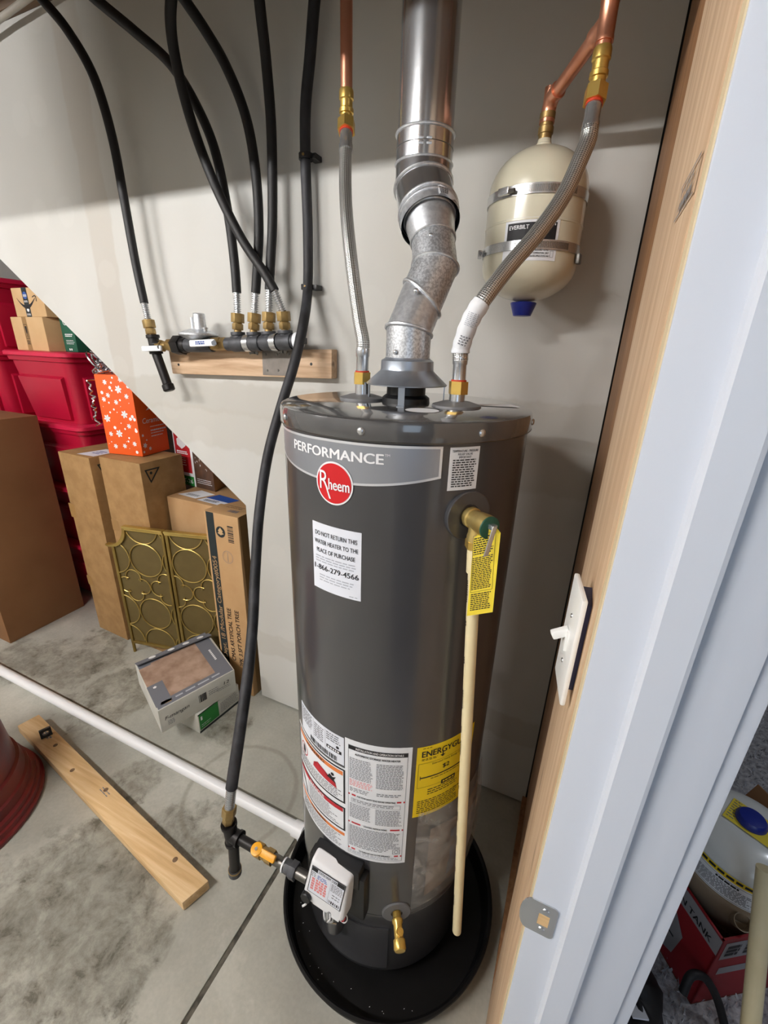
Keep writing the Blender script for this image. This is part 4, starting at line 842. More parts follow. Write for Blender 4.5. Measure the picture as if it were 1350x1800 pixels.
rodpx('nipple', 'brass_old', (282, 608), (312, 607), .015, ga); MB().nut(at(296, 607.5, y=MYy), at(305, 607, y=MYy), .022).nut(at(279, 608, y=MYy), at(287, 608, y=MYy), .021).build('valve_body', 'brass_old', ga, bevel=.001)
def lever(a, b, y, h):
    A, B = at(*a, y=y), at(*b, y=y); d = (B-A).normalized(); return MB().obox((A+B)/2, d, (0, 1, 0), (0, 0, 1), (B-A).length, .010, h).build('lever_handle', 'paper_white', ga, bevel=.006)
l1 = lever((334, 604), (378, 602), MYy-.038, .022); A = at(352, 603, y=MYy-.0435); P = Print(Plane(A, md, (0, 0, 1), (0, -1, 0))); P.lines('ink_blue', -.022, -.006, .022, .006, 2, .7, h=.0005, word=(.004, .010)); P.build(l1)
MB().rod(at(376, 603, y=MYy-.045), at(376, 603, y=MYy), .009, 6).build('valve_stem', 'steel', ga); MB().lathe([(.022, -.022), (.022, .022)], at(381, 605, y=MYy), md, 6).build('valve_body', 'brass_old', ga, bevel=.001)
lever((250, 613), (284, 612), MYy-.036, .019); MB().rod(at(280, 610, y=MYy-.04), at(280, 610, y=MYy), .008, 6).build('valve_stem', 'steel', ga)
tp0, tp1, tp2 = at(268, 589, y=MYy), at(275, 622, y=MYy), at(299, 688, y=MYy)
tc_ = at(271, 606, y=MYy)
MB().rod(tp0, tp1, .0195, 20).lathe([(.0235, 0), (.0235, .010)], tp0, tp1-tp0, 20).lathe([(.0235, -.010), (.0235, 0)], tp1, tp1-tp0, 20).rod(tc_, at(284, 608, y=MYy), .0195).build('inlet_tee', 'black_iron', ga)
MB().rod(tp1, at(295, 677, y=MYy), .0165, 20).build('drip_leg', 'black_iron', ga); MB().lathe([(.0185, 0), (.0215, .003), (.0215, .022), (.017, .026)], at(294, 675, y=MYy), tp2-tp1, 20).build('drip_cap', 'black_iron', ga)

def gashose(pts, lab, r=.0142, name='gas_hose', ferr=True, mat='black_rubber', grp='black gas hoses on the wall', nutr=.0195):
    """pts run from the far end down to the brass nut; the last point is the nut's lower end"""
    d0 = (pts[0]-pts[1]).normalized(); q1 = pts[0]+d0*.10; pts = [Vector((q1.x+d0.x*.10, q1.y, 2.78)), q1]+pts      # up between the joists
    t = thing(name, pts[-1], lab, 'hose', grp); c = spl(pts, 8)
    end = c[-1]; dn = (c[-1]-c[-4]).normalized()
    # split: rubber jacket, bare corrugated steel, brass nut
    L = [0]
    for i in range(1, len(c)): L.append(L[-1]+(c[i]-c[i-1]).length)
    tot = L[-1]; bare = [p for p, l in zip(c, L) if l > tot-.115 and l <= tot-.035]; jac = [p for p, l in zip(c, L) if l <= tot-.105]
    MB().tube(jac, r, 16).build('jacket', mat, t)
    a, b = jac[-1], end-dn*.046; k = 40
    cc = [a.lerp(b, i/k) for i in range(-3, k+1)]
    MB().tube(cc, [r*.86 if i % 4 < 2 else r*.58 for i in range(len(cc))], 14).build('corrugated_tube', 'steel', t, ang=12)
    MB().nut(end-dn*.050, end-dn*.022, nutr+.002).rod(end-dn*.024, end-dn*.018, nutr*.72, 16).build('nut', 'brass_old', t, bevel=.0015)
    MB().nut(end-dn*.019, end, nutr*.92).rod(end-dn*.004, end+dn*.018, nutr*.62, 14).build('fitting', 'brass_old', t, bevel=.0015)
    return t
HZ = 1.225
def pw(l, y0=HZ): return [at(px, py, y=(yy if yy else y0)) for px, py, yy in l]
gashose(pw([(40, -40, 1.15), (75, 0, 1.17), (120, 55, 1.19), (165, 135, 1.21), (197, 240, 0), (218, 350, 0), (238, 460, 0), (252, 525, 1.22), (266, 588, MYy)]), 'leftmost black gas hose, hanging alone down to the shut-off valve')
gashose(pw([(120, -45, 1.15), (170, 0, 1.17), (240, 58, 1.20), (300, 113, 1.225), (345, 185, 1.24), (378, 265, 1.245), (400, 370, 1.24), (412, 460, 1.23), (417, 530, 1.22), (418, 580, MYy)]), 'black gas hose feeding the leftmost tee of the manifold, sweeping down from the left')
gashose(pw([(330, 10-60, 1.17), (325, 0, 1.19), (362, 55, 1.22), (398, 118, 1.24), (432, 205, 1.245), (449, 300, 1.24), (455, 400, 1.235), (451, 490, 1.225), (448, 535, 1.22), (446, 580, MYy)][1:]), 'black gas hose feeding the second tee of the manifold from the left')
gashose(pw([(452, -40, 1.20), (458, 20, 1.215), (468, 110, 1.235), (477, 230, 1.24), (479, 380, 1.235), (475, 470, 1.225), (473, 530, 1.22), (472, 579, MYy)]), 'nearly straight black gas hose feeding the third tee of the manifold')
gashose(pw([(304, -40, 1.13), (300, 40, 1.145), (312, 120, 1.165), (340, 225, 1.185), (380, 330, 1.195), (425, 420, 1.195), (465, 480, 1.195), (487, 520, 1.20), (497, 548, 1.21), (501, 578, MYy)]), 'black gas hose crossing in front of the others to the rightmost tee of the manifold')
gh = [(560, -50, 1.25), (553, 0, 1.255), (545, 100, 1.262), (537, 190, 1.265), (537, 285, 1.265), (541, 400, 1.265), (541, 505, 1.255), (533, 570, 1.19), (517, 640, 1.14), (494, 715, 1.09), (471, 800, 1.03), (456, 900, .95), (449, 1000, .88), (444, 1100, .79), (435, 1190, .71), (421, 1290, .625), (407, 1385, .565), (401, 1445, .545)]
GY = .545
g6 = gashose(pw(gh), 'long black gas hose running down from the wall to the heater gas valve', r=.0150, mat='black_rubber_dusty', grp=None, nutr=.0165)
for px, py, lab in ((538, 276, 'upper black clip holding the long gas hose to the wall'), (541, 505, 'lower black clip holding the long gas hose above the pine board')):
    c_ = at(px, py, y=1.262); o = thing('hose_clip', c_, lab, 'clip')
    MB().lathe([(.0172, -.007), (.0205, -.007), (.0205, .007), (.0172, .007)], c_, (0, 0, 1), 20, cap=False).build('clip_ring', 'plastic_black', o); MB().obox(c_+Vector((.020, .016, 0)), (1, 0, 0), (0, 1, 0), (0, 0, 1), .024, .034, .014).build('clip_foot', 'plastic_black', o, bevel=.002); MB().lathe([(.004, 0), (.003, .002)], c_+Vector((.004, -.0205, 0)), (0, -1, 0), 10).build('nail_head', 'brass_old', o)
# gas line into the heater valve
gl = thing('gas_supply_line', at(410, 1465, y=GY), 'short black iron gas line with a tee and yellow valve beside the heater', 'gas line')
T0, T1 = at(402, 1447, y=GY), at(410, 1480, y=GY); TCn = at(408, 1467, y=GY); ID = at(536, 1541, y=GY)
idr = (ID-TCn).normalized()
MB().rod(T0, T1, .0175, 20).lathe([(.0205, 0), (.0205, .008)], T0, T1-T0, 20).lathe([(.0205, -.008), (.0205, 0)], T1, T1-T0, 20).rod(TCn, TCn+idr*.028, .0175).lathe([(.0205, .020), (.0205, .028)], TCn, idr, 20).build('tee', 'black_iron', gl)
DL = at(413, 1528, y=GY); MB().rod(T1, DL, .0140, 20).build('drip_leg', 'black_iron', gl); MB().lathe([(.0165, 0), (.0175, .003), (.0175, .022), (.014, .025)], DL-(DL-T1).normalized()*.006, DL-T1, 20).build('drip_cap', 'iron_grey', gl); MB().lathe([(.0178, .001), (.0178, .006)], DL-(DL-T1).normalized()*.006, DL-T1, 20).build('sealant_ring', 'brass_old', gl)
def along(px, py): p = at(px, py, y=GY); return TCn+idr*(p-TCn).dot(idr)
MB().rod(TCn+idr*.026, along(455, 1495), .0128, 20).build('nipple', 'black_iron', gl)
va, vb = along(450, 1491), along(481, 1511); MB().nut(va, va+idr*.022, .0185).rod(va, vb, .0145).nut(vb-idr*.020, vb, .0185).build('valve_body', 'brass_old', gl, bevel=.0012)
hc = (va+vb)/2+Vector((0, -.012, .024)); MB().obox(hc+idr*.012, idr, (0, .8, .6), (0, -.6, .8), .062, .017, .010).lathe([(.015, -.006), (.015, .007)], hc-idr*.012, (0, -.3, .9), 18).build('valve_handle', 'handle_yellow', gl, bevel=.003)
MB().rod(hc-idr*.012+Vector((0, 0, -.02)), hc-idr*.012, .006, 10).build('valve_stem', 'brass_old', gl); MB().lathe([(.005, 0), (.004, .003)], hc-idr*.012+Vector((0, -.002, .006)), (0, -.3, .9), 6).build('stem_nut', 'steel', gl)
MB().rod(vb-idr*.002, along(503, 1522), .0128, 20).build('nipple', 'steel_dark', gl)
MB().lathe([(.0165, 0), (.0165, .004)], along(499, 1520), idr, 20).build('sealant_ring', 'paper_white', gl)
MB().nut(along(503, 1522), along(513, 1528), .0175).nut(along(512, 1527), along(522, 1533), .0215).build('union', 'iron_grey', gl, bevel=.0012)
MB().rod(along(520, 1532), along(541, 1545), .0128, 20).build('nipple', 'steel_dark', gl)

# =================================================================== UNDER THE STAIRS
def rrect(x0, x1, y0, y1, r, k=4):
    out = []
    for cx, cy, a0 in ((x1-r, y0+r, -90), (x1-r, y1-r, 0), (x0+r, y1-r, 90), (x0+r, y0+r, 180)):
        for i in range(k+1): a = R_(a0+90*i/k); out.append((cx+r*math.cos(a), cy+r*math.sin(a)))
    return out
def loft(levels, cap=True):
    m = MB(); vs = []; fs = []; n = len(levels[0][0])
    for ring, z in levels: vs += [(x, y, z) for x, y in ring]
    for k in range(len(levels)-1):
        for i in range(n): j = (i+1) % n; fs.append((k*n+i, k*n+j, (k+1)*n+j, (k+1)*n+i))
    if cap: fs += [tuple(range(n-1, -1, -1)), tuple(range((len(levels)-1)*n, len(levels)*n))]
    return m.add(vs, fs)
def tote(x0, x1, y0, y1, z0, h, lab, lid=True, grp='stacked red storage totes'):
    t = thing('storage_tote', ((x0+x1)/2, (y0+y1)/2, z0), lab, 'storage tote', grp); i = .045
    def rr(f, ex=0): return rrect(x0+i*f-ex, x1-i*f+ex, y0+i*f-ex, y1-i*f+ex, .05)
    loft([(rr(1), z0), (rr(.55), z0+h*.55), (rr(.2), z0+h*.86), (rr(.2, .012), z0+h*.87), (rr(.1, .012), z0+h*.95)]).build('body', 'tote_red', t)
    loft([(rr(0, .014), z0+h*.93), (rr(0, .018), z0+h*.94), (rr(0, .018), z0+h*.985), (rr(0, .010), z0+h)]).build('lid', 'tote_rim', t)
    yb, yt = y0+i*.9, y0+i*.35; xm = (x0+x1)/2; w0, w1 = (x1-x0)*.30, (x1-x0)*.36
    MB().hexa([(xm-w0, yb-.014, z0+.02), (xm+w0, yb-.014, z0+.02), (xm+w0, yb+.02, z0+.02), (xm-w0, yb+.02, z0+.02), (xm-w1, yt-.018, z0+h*.64), (xm+w1, yt-.018, z0+h*.64), (xm+w1, yt+.02, z0+h*.70), (xm-w1, yt+.02, z0+h*.70)]).build('front_panel', 'tote_red', t, bevel=.006)
    MB().hexa([(x1-i*.9-.02, y0+.10, z0+.02), (x1-i*.9+.012, y0+.10, z0+.02), (x1-i*.9+.012, y1-.10, z0+.02), (x1-i*.9-.02, y1-.10, z0+.02), (x1-i*.35-.02, y0+.08, z0+h*.70), (x1-i*.35+.014, y0+.08, z0+h*.64), (x1-i*.35+.014, y1-.08, z0+h*.64), (x1-i*.35-.02, y1-.08, z0+h*.70)]).build('side_panel', 'tote_red', t, bevel=.006)
    return t
for k, nm in enumerate(('bottom', 'second', 'third', 'top')):
    tote(-3.06, -2.515, 1.50, 2.02, .004+k*.388, .386, {'bottom': 'lowest red storage tote of the right stack, standing on the concrete', 'second': 'red storage tote second from the floor in the right stack', 'third': 'red storage tote third from the floor in the right stack', 'top': 'top red storage tote of the right stack, under two brown boxes'}[nm])
for k in range(5):
    tote(-3.66, -3.11, 1.46, 2.0, .004+k*.386, .384, ('lowest red storage tote of the left stack behind the big brown box', 'second red storage tote from the floor in the left stack', 'third red storage tote from the floor in the left stack', 'fourth red storage tote from the floor in the left stack', 'highest red storage tote, topmost of the left stack')[k])
def carton(name, base4, z0, z1, mat, lab, cat='box', lean=None, grp=None, bev=.004):
    t = thing(name, (sum(p[0] for p in base4)/4, sum(p[1] for p in base4)/4, z0), lab, cat, grp)
    b4 = [Vector((p[0], p[1], z0)) for p in base4]; t4 = [Vector((p[0], p[1], z1)) for p in (lean or base4)]
    MB().hexa(b4+t4).build('carton_body', mat, t, bevel=bev); return t, b4, t4
def face(b4, t4, i):   # surf of side i (between corners i and i+1), origin at its lower left seen from outside
    j = (i+1) % 4; U = b4[j]-b4[i]; V = (t4[i]-b4[i]); N = U.cross(V); return Plane(b4[i], U, V-U.normalized()*V.dot(U.normalized()), N), U.length, V.length
def topf(t4, i=0):
    j = (i+1) % 4; return Plane(t4[i], t4[j]-t4[i], t4[(i+3) % 4]-t4[i], (0, 0, 1)), (t4[j]-t4[i]).length, (t4[(i+3) % 4]-t4[i]).length
def tape_strip(t, sf, u0, v0, u1, v1): 
    P = Print(sf); P.rect('tape', u0, v0, u1, v1, h=.0006); P.build(t, 'tape')
# big plain box on the left
t, b4, t4 = carton('cardboard_box', [(-3.35, .992), (-2.715, .992), (-2.73, 1.416), (-3.35, 1.416)], 0, 1.222, 'card_big', 'large plain brown cardboard box at the left edge, taller than the others before it')
# pair of tall boxes
t, b4, t4 = carton('cardboard_box', [(-2.425, 1.312), (-2.165, 1.302), (-2.160, 1.57), (-2.42, 1.58)], 0, 1.082, 'card_tall', 'tall worn brown box, left one of the pair beside the red totes', lean=[(-2.405, 1.30), (-2.145, 1.288), (-2.14, 1.56), (-2.40, 1.57)])
sf, W_, H_ = face(b4, t4, 0); P = Print(sf); P.rect('tape', .0, .72, .05, .80, h=.0008); P.rect('tape', .0, .30, .045, .36, h=.0008); P.build(t, 'tape')
sf, W_, D_ = topf(t4); P = Print(sf); P.poly('paper_cool', [(.13, .02), (.25, .03), (.25, .17), (.15, .16)]); P.lines('ink_blue', .17, .06, .23, .12, 3, .5); P.build(t, 'shipping_label')
sf, W_, H_ = face(b4, t4, 1); P = Print(sf); P.poly('card_black', [(.02, H_-.04), (.09, H_-.04), (.055, H_-.12)], h=.0006); P.poly('card_tall', [(.03, H_-.046), (.08, H_-.046), (.055, H_-.105)], h=.0009); P.build(t)
t, b4, t4 = carton('cardboard_box', [(-2.115, 1.318), (-1.828, 1.318), (-1.828, 1.56), (-2.115, 1.56)], 0, 1.088, 'card_tall', 'tall worn brown box under the orange box, right one of the pair')
sf, W_, H_ = face(b4, t4, 1); P = Print(sf); P.poly('card_black', [(.020, H_-.035), (.105, H_-.035), (.045, H_-.105)], h=.0006); P.poly('card_tall', [(.030, H_-.041), (.090, H_-.041), (.047, H_-.092)], h=.0009); P.disc('card_black', .052, H_-.055, .007, h=.0012); P.build(t)
sf, W_, H_ = face(b4, t4, 0); P = Print(sf); P.rect('tape', .0, .70, .05, .76, h=.0008); P.build(t, 'tape')
# orange box with snowflakes
OA, OB, OC = Vector((-2.123, 1.38, 0)), Vector((-1.925, 1.415, 0)), Vector((-1.958, 1.600, 0)); OD = OA+OC-OB
t, b4, t4 = carton('gift_box', [OA, OB, OC, OD], 1.091, 1.470, 'card_orange', 'orange box with white snowflakes standing on the tall brown boxes', bev=.0015)
sf, W_, H_ = face(b4, t4, 0); P = Print(sf); random.seed(3)
def flake(u, v, r, h=.0006):
    for k in range(6):
        a = k*math.pi/3+.2; c_, s_ = math.cos(a), math.sin(a); w_ = r*.16; P.poly('ink_white', [(u-s_*w_, v+c_*w_), (u+s_*w_, v-c_*w_), (u+c_*r*.7+s_*w_*1.5, v+s_*r*.7-c_*w_*1.5), (u+c_*r, v+s_*r), (u+c_*r*.7-s_*w_*1.5, v+s_*r*.7+c_*w_*1.5)], h=h)
big = [(.125, .315), (.135, .20), (.055, .345), (.060, .285), (.032, .265), (.030, .175), (.085, .105), (.165, .06), (.150, .145), (.165, .285), (.05, .04), (.105, .045), (.10, .255), (.035, .10), (.145, .36)]
for i, (u, v) in enumerate(big): flake(u, v, .020 if i in (0, 1, 5, 6) else .013)
for i in range(46):
    u, v = random.uniform(.012, W_-.012), random.uniform(.012, H_-.012)
    if all((u-a)**2+(v-b)**2 > .0007 for a, b in big): P.disc('ink_white', u, v, random.choice((.002, .003, .005, .008)), n=10, h=.0005)
P.build(t)
sf, W_, H_ = face(b4, t4, 1); P = Print(sf); tu = .14; random.seed(4)
for z0_, z1_, w_ in ((.215, .27, .075), (.250, .305, .058), (.285, .34, .042), (.315, .368, .026)): P.poly('paper_white', [(tu-w_, z0_), (tu-w_*.5, z0_+.008), (tu, z0_-.006), (tu+w_*.5, z0_+.008), (tu+w_, z0_), (tu, z1_)], h=.0006+.0002*z0_)
P.rect('paper_white', tu-.01, .198, tu+.01, .216); P.text('paper_white', 'Ceramic Tree', .03, .155, .026, .19, al='L', shear=.15)
for i, (v, w_) in enumerate(((.137, .10), (.12, .11), (.105, .10), (.09, .09))): P.lines('paper_white', .075, v-.009, .075+w_, v, 1, .8 if i == 1 else .45)
flake(.025, .05, .014); flake(.055, .03, .010); flake(.02, .10, .008); P.disc('ink_white', .04, .075, .004); P.disc('ink_white', .012, .02, .006); P.build(t)
# silver garland on and beside the orange box
random.seed(11); gp = []
def clump(c, s, n):
    c = Vector(c)
    for i in range(n): gp.append(c+Vector((random.gauss(0, s[0]), random.gauss(0, s[1]), abs(random.gauss(0, s[2])))))
clump((-2.10, 1.46, 1.475), (.040, .035, .065), 130); clump((-2.13, 1.42, 1.44), (.014, .014, .05), 14); g2 = Vector((-2.150, 1.385, 1.40))
for i in range(26): gp.append(Vector((-2.152+random.gauss(0, .006), 1.372+random.gauss(0, .006), 1.44-i*.0085)))
gp = [Vector((p.x, p.y, max(p.z, 1.474) if -2.12 < p.x and p.y > 1.385 else p.z)) for p in gp]
tag(MB().tube(spl(gp, 5), .0042, 6).build('tinsel_garland', 'tinsel'), 'tangled silver garland draped over the top of the orange box', 'garland')
# box C, tree box D, lights box
t, b4, t4 = carton('cardboard_box', [(-1.815, 1.425), (-1.24, 1.425), (-1.24, 1.80), (-1.815, 1.80)], 0, .902, 'card_mid', 'brown box with white and blue shipping labels on top, behind the gold screen')
sf, W_, D_ = topf(t4); P = Print(sf); P.poly('paper_white', [(.02, .05), (.15, .04), (.19, .13), (.08, .15)]); P.lines('ink_grey', .06, .06, .15, .085, 2, .7); P.poly('paper_cool', [(.17, .03), (.32, .02), (.36, .12), (.21, .14)]); P.poly('ink_blue', [(.185, .075), (.338, .065), (.36, .12), (.21, .14)], h=.001); P.lines('ink', .20, .035, .30, .06, 2, .7); P.build(t, 'shipping_label')
la, lb_, lc = at(315, 848, z=.905), at(378, 864, z=.905), at(400, 852, z=.905); la.z = lb_.z = lc.z = 0
t, b4, t4 = carton('lights_box', [la, lb_, lc, la+lc-lb_], .9045, 1.20, 'card_mid', 'red and white boxed string lights sitting on the labelled brown box', bev=.0015)
sf, W_, H_ = face(b4, t4, 0); P = Print(sf); P.rect('paper_white', 0, 0, W_*.50, H_, h=.0004); P.rect('card_red', .008, .07, W_*.44, H_, h=.0007); P.rect('green_panel', W_*.12, 0, W_*.46, .052, h=.0008); P.text('ink_white', 'T-26', W_*.29, .014, .022, W_*.27, bold=.014, h=.0012); P.barcode('ink', .006, .012, W_*.11, .045, h=.0008)
P.poly('paper_white', [(W_*.10, .215), (W_*.22, .195), (W_*.34, .215), (W_*.34, .245), (W_*.22, .265), (W_*.10, .245)], h=.0010); P.lines('ink_white', .02, .165, W_*.40, .185, 2, .6, h=.001); P.lines('ink_white', .03, .10, W_*.30, .15, 4, .35, h=.001, word=(.02, .05)); P.rect('lights_photo', W_*.50, 0, W_, H_, h=.0005)
for i in range(34):
    u = W_*.54+random.random()*W_*.36; v = .10+random.random()*.14
    P.rect('paper_white', u, v, u+.0022, v+random.uniform(.004, .02), h=.0009)
P.lines('paper_white', W_*.55, .02, W_*.95, .05, 3, .3, h=.0009); P.build(t)
dt = [Vector(p) for p in ((-1.438, 1.300, 0), (-1.246, 1.300, 0), (-1.246, 1.405, 0), (-1.438, 1.405, 0))]; db = [Vector(p) for p in ((-1.418, 1.278, 0), (-1.230, 1.278, 0), (-1.230, 1.384, 0), (-1.418, 1.384, 0))]
t, b4, t4 = carton('tree_box', db, 0, .936, 'card_tree', 'narrow upright brown tree box with a dark stripe and bold black lettering', lean=dt)
sf, W_, H_ = face(b4, t4, 0); kk = (t4[0]-b4[0]).dot(sf.U)/H_
class Skw(Plane):
    def p(s, u, v, h): return Plane.p(s, u+v*kk, v, h)
sf.__class__ = Skw; sf.V = (t4[0]-b4[0]-sf.U*(t4[0]-b4[0]).dot(sf.U)).normalized(); P = Print(sf)
P.rect('card_black', .012, 0, .056, H_-.002, h=.0006); P.text('card_light', 'Dept. 18 /Modular Category#0054', .047, .185, .026, .54, al='L', bold=.01, rot=math.pi/2, h=.0012)
P.text('ink', 'CMAS ARTIFICIAL TREE', .098, .180, .024, .29, al='L', bold=.01, rot=math.pi/2); P.text('ink', '2PK 3.5FT PORCH TREE', .144, .160, .024, .31, al='L', bold=.01, rot=math.pi/2)
P.disc('card_black', .088, H_-.085, .026); P.poly('card_light', [(.070, H_-.092), (.088, H_-.100), (.106, H_-.092), (.097, H_-.086), (.102, H_-.080), (.088, H_-.064), (.074, H_-.080), (.079, H_-.086)], h=.0014)
u = H_-.125
while u < H_-.045: l = random.choice((.002, .004, .006)); P.rect('ink', .128, u, .160, u+l, h=.0008); u += l+.003
P.disc('ink_grey', .115, H_-.20, .030, r2=.0285); P.disc('ink_grey', .115, H_-.20, .024, r2=.0235); P.rect('ink_grey', .114, H_-.222, .116, H_-.178); P.build(t)
sf, W_, D_ = topf(t4); P = Print(sf); P.barcode('ink_grey', .10, .035, .15, .06); P.text('ink', 'CMAS ARTIFICIAL', .10, .095, .008, .10); P.text('ink', '2PK PORCH TREE', .10, .078, .008, .09); P.build(t)
sf, W_, H_ = face(b4, t4, 1); tape_strip(t, sf, .03, 0, .085, H_)
# boxes on the top tote
TZ = .004+3*.388+.386+.0005
t, b4, t4 = carton('shipping_box', [(-2.985, 1.535), (-2.695, 1.535), (-2.665, 1.80), (-2.955, 1.80)], TZ, TZ+.172, 'card_light', 'small plain brown shipping box resting on the top red tote, lower of two')
sf, W_, H_ = face(b4, t4, 0); P = Print(sf); P.rect('tape', .105, 0, .145, H_, h=.0005); P.build(t, 'tape'); P = Print(sf); P.frame('ink', .112, .06, .140, .135, .002); P.poly('ink', [(.118, .125), (.134, .125), (.132, .095), (.126, .08), (.120, .095)]); P.rect('ink', .124, .066, .128, .085); P.lines('ink', .112, .03, .14, .052, 4, .6, word=(.01, .02)); P.build(t)
t, b4, t4 = carton('shipping_box', [(-2.935, 1.545), (-2.665, 1.545), (-2.64, 1.78), (-2.91, 1.78)], TZ+.1725, TZ+.315, 'card_light', 'small brown shipping box with black tape and curved arrow, upper of two')
sf, W_, H_ = face(b4, t4, 0); P = Print(sf); P.rect('card_black', .095, 0, .140, H_+.001, h=.0005); P.disc('ink_blue', .117, .105, .018, h=.0008); P.rect('ink_pale', .102, .098, .132, .110, h=.0012); P.disc('ink_white', .118, .035, .010, h=.0008); P.lines('ink_white', .10, .006, .136, .016, 2, .6, h=.0008); P.lines('ink_white', .10, .070, .136, .080, 2, .6, h=.0008); P.build(t, 'tape')
P = Print(sf); cv_ = [(.038+.165*i/14, .093-.045*math.sin(math.pi*(i/14)**.9)) for i in range(15)]
for i in range(14):
    w0, w1 = .0015+.007*math.sin(math.pi*i/14), .0015+.007*math.sin(math.pi*(i+1)/14); (a, b), (c_, d_) = cv_[i], cv_[i+1]; P.poly('ink', [(a, b-w0), (c_, d_-w1), (c_, d_+w1), (a, b+w0)])
P.poly('ink', [(.178, .098), (.202, .106), (.214, .100), (.211, .074), (.206, .076), (.208, .095), (.200, .100), (.178, .093)]); P.build(t)
t, b4, t4 = carton('gift_box', [(-2.662, 1.60), (-2.54, 1.59), (-2.53, 1.72), (-2.65, 1.73)], TZ, TZ+.20, 'card_green', 'dark green box wedged between the small brown boxes and the wall edge')
sf, W_, H_ = face(b4, t4, 0); P = Print(sf); P.disc('ink_white', .05, .155, .02, r2=.017); P.lines('ink_white', .03, .075, .105, .092, 2, .6); P.lines('ink_white', .03, .035, .11, .06, 3, .3); P.rect('ink_white', .045, .008, .055, .018); P.rect('ink_white', .063, .008, .073, .018); P.build(t)
# gold folding screen
gs = thing('fireplace_screen', (-1.75, 1.30, 0), 'gold folding fireplace screen with ring lattice leaning by the boxes', 'screen')
SA, SB, SE = Vector((-2.050, 1.254, 0)), Vector((-1.742, 1.322, 0)), Vector((-1.456, 1.396, 0)); lean = Vector((.005, -.004, 0))
def panel(A_, B_, notch):
    U_ = (B_-A_).normalized(); W_ = (B_-A_).length; N_ = Vector((U_.y, -U_.x, 0)); V_ = (Vector((0, 0, 1))+lean).normalized(); S_ = Plane(A_, U_, V_, N_); z0, z1, zs = .06, .772, .655
    def bar(u0, v0, u1, v1, h0=-.006, h1=.006, nm='frame_bar', mat='gold'):
        return MB().hexa([S_.p(u0, v0, h0), S_.p(u1, v0, h0), S_.p(u1, v0, h1), S_.p(u0, v0, h1), S_.p(u0, v1, h0), S_.p(u1, v1, h0), S_.p(u1, v1, h1), S_.p(u0, v1, h1)]).build(nm, mat, gs, bevel=.002)
    nr = .085 if notch else 0
    bar(0, z0, .016, zs if notch else z1-.012); bar(W_-.016, z0, W_-.002, z1-.012); bar(0, z0, W_-.002, z0+.016)
    bar(nr+.004 if notch else 0, z1-.012, W_-.002, z1, -.012, .014, 'top_rail', 'gold_bright'); bar(nr+.010 if notch else 0, z1-.022, W_-.002, z1-.013, -.008, .010, 'top_rail', 'gold_bright')
    mesh = [(.01, z0+.01), (W_-.01, z0+.01), (W_-.01, z1-.015)]
    if notch:
        ar = [(-.012+(nr+.018)*math.sin(R_(a)), z1-.005-(nr+.022)*math.cos(R_(a))) for a in range(90, -1, -10)]
        mesh += [(nr+.012, z1-.015)]+[p for p in ar[1:-1] if p[0] > .008]+[(.01, zs)]
        c_ = [S_.p(u_, v_, 0) for u_, v_ in ar]+[S_.p(-.022, ar[-1][1]-.001, 0)]
        m = MB(); vs = []
        for u_, v_ in ar+[(-.026, ar[-1][1]+.002)]: vs += [S_.p(u_, v_, -.012), S_.p(u_, v_, .014), S_.p(u_+.010 if u_ > .02 else u_, v_-.012, .010), S_.p(u_+.010 if u_ > .02 else u_, v_-.012, -.008)]
        n = len(vs)//4; m.add(vs, [(4*i+k, 4*i+(k+1) % 4, 4*i+4+(k+1) % 4, 4*i+4+k) for i in range(n-1) for k in range(4)]+[(0, 1, 2, 3), (4*n-1, 4*n-2, 4*n-3, 4*n-4)]); m.build('shoulder_rail', 'gold_bright', gs)
    else: mesh += [(.01, z1-.015)]
    MB().prism([S_.p(u_, v_, -.003) for u_, v_ in mesh], S_.N*.0015).build('mesh_panel', 'gold_mesh', gs, smooth=False)
    def inside(u_, v_): return .012 < u_ < W_-.014 and z0+.012 < v_ < z1-.018 and not (notch and ((u_+.012)**2+(v_-z1)**2 < (nr+.035)**2))
    def path(pts, nm):
        run = []
        for p in pts+[(9, 9)]:
            if inside(*p): run.append(S_.p(p[0], p[1], .003))
            else:
                if len(run) > 2: MB().tube(run, .0027, 6).build(nm, 'gold_bright', gs)
                run = []
    def circ(cu, cv2, r): path([(cu+r*math.cos(a/24*math.pi), cv2+r*math.sin(a/24*math.pi)) for a in range(49)], 'ring')
    def quat(cu, cv2, r):
        pts = []
        for k in range(4):
            a0 = k*math.pi/2; ox, oy = cu+r*math.cos(a0), cv2+r*math.sin(a0)
            for i in range(13): a = a0-R_(112)+R_(224)*i/12; pts.append((ox+r*.93*math.cos(a), oy+r*.93*math.sin(a)))
        path(pts+[pts[0]], 'quatrefoil')
    c0 = .188 if notch else .108
    for k in (-1, 0, 1):
        cu = c0+k*.187
        for zc in (.775, .592, .278, .092): circ(cu, zc, .0905)
        quat(cu-.0935, .436, .0475)
panel(SA, SB, True); panel(SB+Vector((.006, .001, 0)), SE, False)
for p in (SA+Vector((.006, .002, 0)), SB+Vector((-.01, 0, 0)), SE+Vector((-.01, -.002, 0))): MB().rod(p, p+Vector((0, 0, .065)), .008, 12).build('foot', 'gold', gs)

